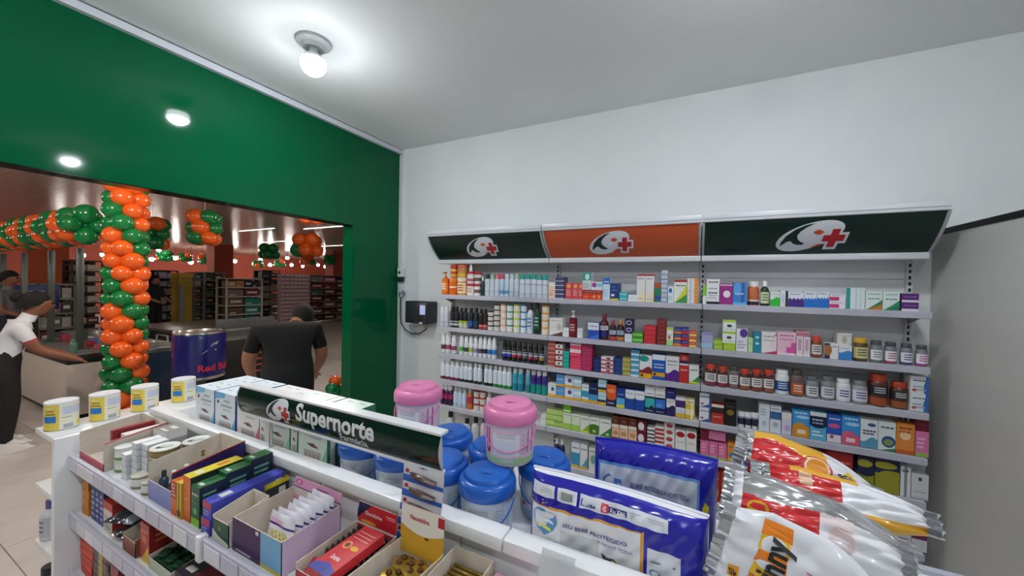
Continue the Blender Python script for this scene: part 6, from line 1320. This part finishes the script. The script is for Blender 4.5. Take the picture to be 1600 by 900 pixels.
# local axes: y = facing direction, x = to the figure's right
SK1 = noisy('skin_brown', '7A4E38', '845640', 8, .5); SK2 = noisy('skin_light_brown', '9A6A50', 'A27258', 8, .5); HAIRM = noisy('black_hair', '060504', '0C0908', 60, .85, .4, 200)
def figure(head, neck, chest, waist, hipz, hipy, sh, elbows, wrists, knees, ankles, scale=1.0, bulk=1.0):
    J = {'pelvis': ((0, hipy, hipz), (.15*bulk, .115*bulk)), 'waist': (waist, (.135*bulk, .10*bulk)), 'chest': (chest, (.16*bulk, .115*bulk)), 'neckbase': (tuple(Vector(chest)*.4+Vector(neck)*.6), (.085, .07)), 'neck': (neck, .048), 'skull': (head, (.076, .09)), 'crown': ((head[0], head[1]-.005, head[2]+.075), (.066, .076))}
    E = [('pelvis', 'waist'), ('waist', 'chest'), ('chest', 'neckbase'), ('neckbase', 'neck'), ('neck', 'skull'), ('skull', 'crown')]
    J['chin'] = ((head[0], head[1]+.05, head[2]-.065), .038); E.append(('skull', 'chin')); J['nose'] = ((head[0], head[1]+.10, head[2]-.005), .013); E.append(('skull', 'nose'))
    for s_, n in ((-1, 'l'), (1, 'r')):
        J['ear'+n] = ((head[0]+s_*.085, head[1]-.005, head[2]-.005), .016); E.append(('skull', 'ear'+n))
        J['sh'+n] = ((s_*sh[0], sh[1], sh[2]), .062*bulk); J['el'+n] = ((s_*elbows[0], elbows[1], elbows[2]), .045*bulk); J['wr'+n] = ((s_*wrists[0], wrists[1], wrists[2]), .03)
        E += [('chest', 'sh'+n), ('sh'+n, 'el'+n), ('el'+n, 'wr'+n)]; d = Vector(J['wr'+n][0])-Vector(J['el'+n][0]); hand(J, E, 'wr'+n, J['wr'+n][0], d, (1 if n == 'l' else -1, 0, 0))
        J['hip'+n] = ((s_*.09*bulk, hipy, hipz-.06), .10*bulk); J['kn'+n] = ((s_*.1, knees[0], knees[1]), .066*bulk); J['an'+n] = ((s_*.1, ankles, .09), .045); J['toe'+n] = ((s_*.105, ankles+.12, .04), .035)
        E += [('pelvis', 'hip'+n), ('hip'+n, 'kn'+n), ('kn'+n, 'an'+n), ('an'+n, 'toe'+n)]
    return J, E
def painter(skin, shirt, pants, shoe, sleeve=.55, trim=None):
    def p(a, b, t_, c):
        if a.startswith('an'): return shoe
        if a in ('skull', 'neck') or b in ('skull', 'neck', 'crown', 'chin', 'nose') or a.startswith('wr') or b.startswith('ear'): return skin
        if a.startswith('sh'): return shirt if t_ < sleeve else (trim if trim and t_ < sleeve+.09 else skin)
        if a.startswith('el'): return skin
        if a in ('chest', 'waist', 'neckbase') or b in ('waist', 'chest') and t_ > .35: return shirt
        if a == 'pelvis' and b == 'waist': return shirt if t_ > .35 else pants
        return pants
    return p
def hair_fn(head, bun=True, long=0, tilt=0):
    def h(t):
        m = MB(); c = Vector(head)+Vector((0, -.022, .035))
        m.grid(lambda u, v: tuple(c+Vector((.094*math.sin(PI*v*.62)*math.cos(2*PI*u), .108*math.sin(PI*v*.62)*math.sin(2*PI*u)-.02*v, .105*math.cos(PI*v*.62)-(.03+long)*max(0, -math.sin(2*PI*u))*v))), 28, 12, HAIRM)
        m.build('hair', t)
        if bun: MB().sphere(tuple(c+Vector((0, -.105, .045))), .048, HAIRM, 14, 9).build('hair_bun', t)
    return h
def eyes(head):
    def e(t):
        for s_ in (-1, 1): MB().sphere((head[0]+s_*.032, head[1]+.082, head[2]+.018), .010, M('1A1210', .2), 8, 6).build('eye', t)
        MB().bevel_box((head[0]-.022, head[1]+.082, head[2]-.048), (head[0]+.022, head[1]+.09, head[2]-.041), M('6A3430', .5), .002, 1).build('mouth', t)
    return e
def shoes(ank, col):
    def s(t):
        for sx in (-1, 1):
            m = MB(); m.grid(lambda u, v: (sx*.105+.046*math.cos(2*PI*u)*(1-.35*max(0, v-.35)), ank+.045+.125*math.sin(2*PI*u)*(1-.45*v)-.02*v, .004+.095*v*(.72+.28*(1-math.sin(2*PI*u))/2)), 24, 6, M(col, .5)); m.build('shoe', t); MB().lathe([(.05, 0), (.052, .012)], M('E8E8E8', .5), 20, (sx*.105, ank+.045, 0), 1, 2.45).build('shoe_sole', t)
    return s
# cashier at the left, facing right (+Y), leaning over the checkout
hd = (0, .115, 1.315); J, E = figure(hd, (0, .06, 1.225), (0, -.01, 1.07), (0, -.06, .95), .85, -.09, (.165, -.01, 1.125), (.185, .09, .905), (.14, .30, .80), (-.05, .46), -.08)
person('person in white T-shirt with red sleeve trim leaning over the checkout', (-5.62, 1.02, 0), -.12, J, E, painter(SK1, M('D4D6DE', .7), M('121214', .7), M('DADADA', .5), .5, M('A83A44', .7)), hair_fn(hd), lambda t: (eyes(hd)(t), shoes(-.08, 'E2E2E2')(t)))
# person in black bending over the far counter, seen from behind
hd = (.15, .36, 1.235); J, E = figure(hd, (.10, .27, 1.21), (0, .06, 1.08), (0, .0, .93), .82, -.06, (.225, .05, 1.16), (.285, .08, .90), (.25, .24, .72), (.02, .44), -.05, bulk=1.28)
person('person in black T-shirt bending forward with back turned', (-3.2, 2.02, 0), math.radians(62), J, E, painter(SK2, M('0C0C0E', .9), M('101114', .85), M('2A2A2C', .6), .62), hair_fn(hd, False), lambda t: (eyes(hd)(t), shoes(-.05, '2A2A2E')(t)))
# shopper far behind the balloons
hd = (0, .03, 1.53); J, E = figure(hd, (0, .0, 1.42), (0, -.01, 1.25), (0, 0, 1.08), .95, 0, (.17, 0, 1.34), (.22, .06, 1.08), (.16, .24, 1.0), (.02, .5), 0)
p = onX(241, 505, -12.2); person('person in dark navy top standing by the dark rack', (p.x, p.y, 0), math.radians(-60), J, E, painter(SK2, M('1A1E2C', .8), M('15161C', .8), M('3A3A3C', .6), .9), hair_fn(hd, False), lambda t: (eyes(hd)(t), shoes(0, '3A3A3C')(t)))
p = onX(13, 480, -9.15); person('person in grey top behind the cashier at far left', (p.x, p.y, 0), math.radians(-40), J, E, painter(SK1, M('6A6A70', .8), M('22242C', .8), M('3A3A3C', .6), .6), hair_fn(hd, False), lambda t: (eyes(hd)(t), shoes(0, '3A3A3C')(t)))
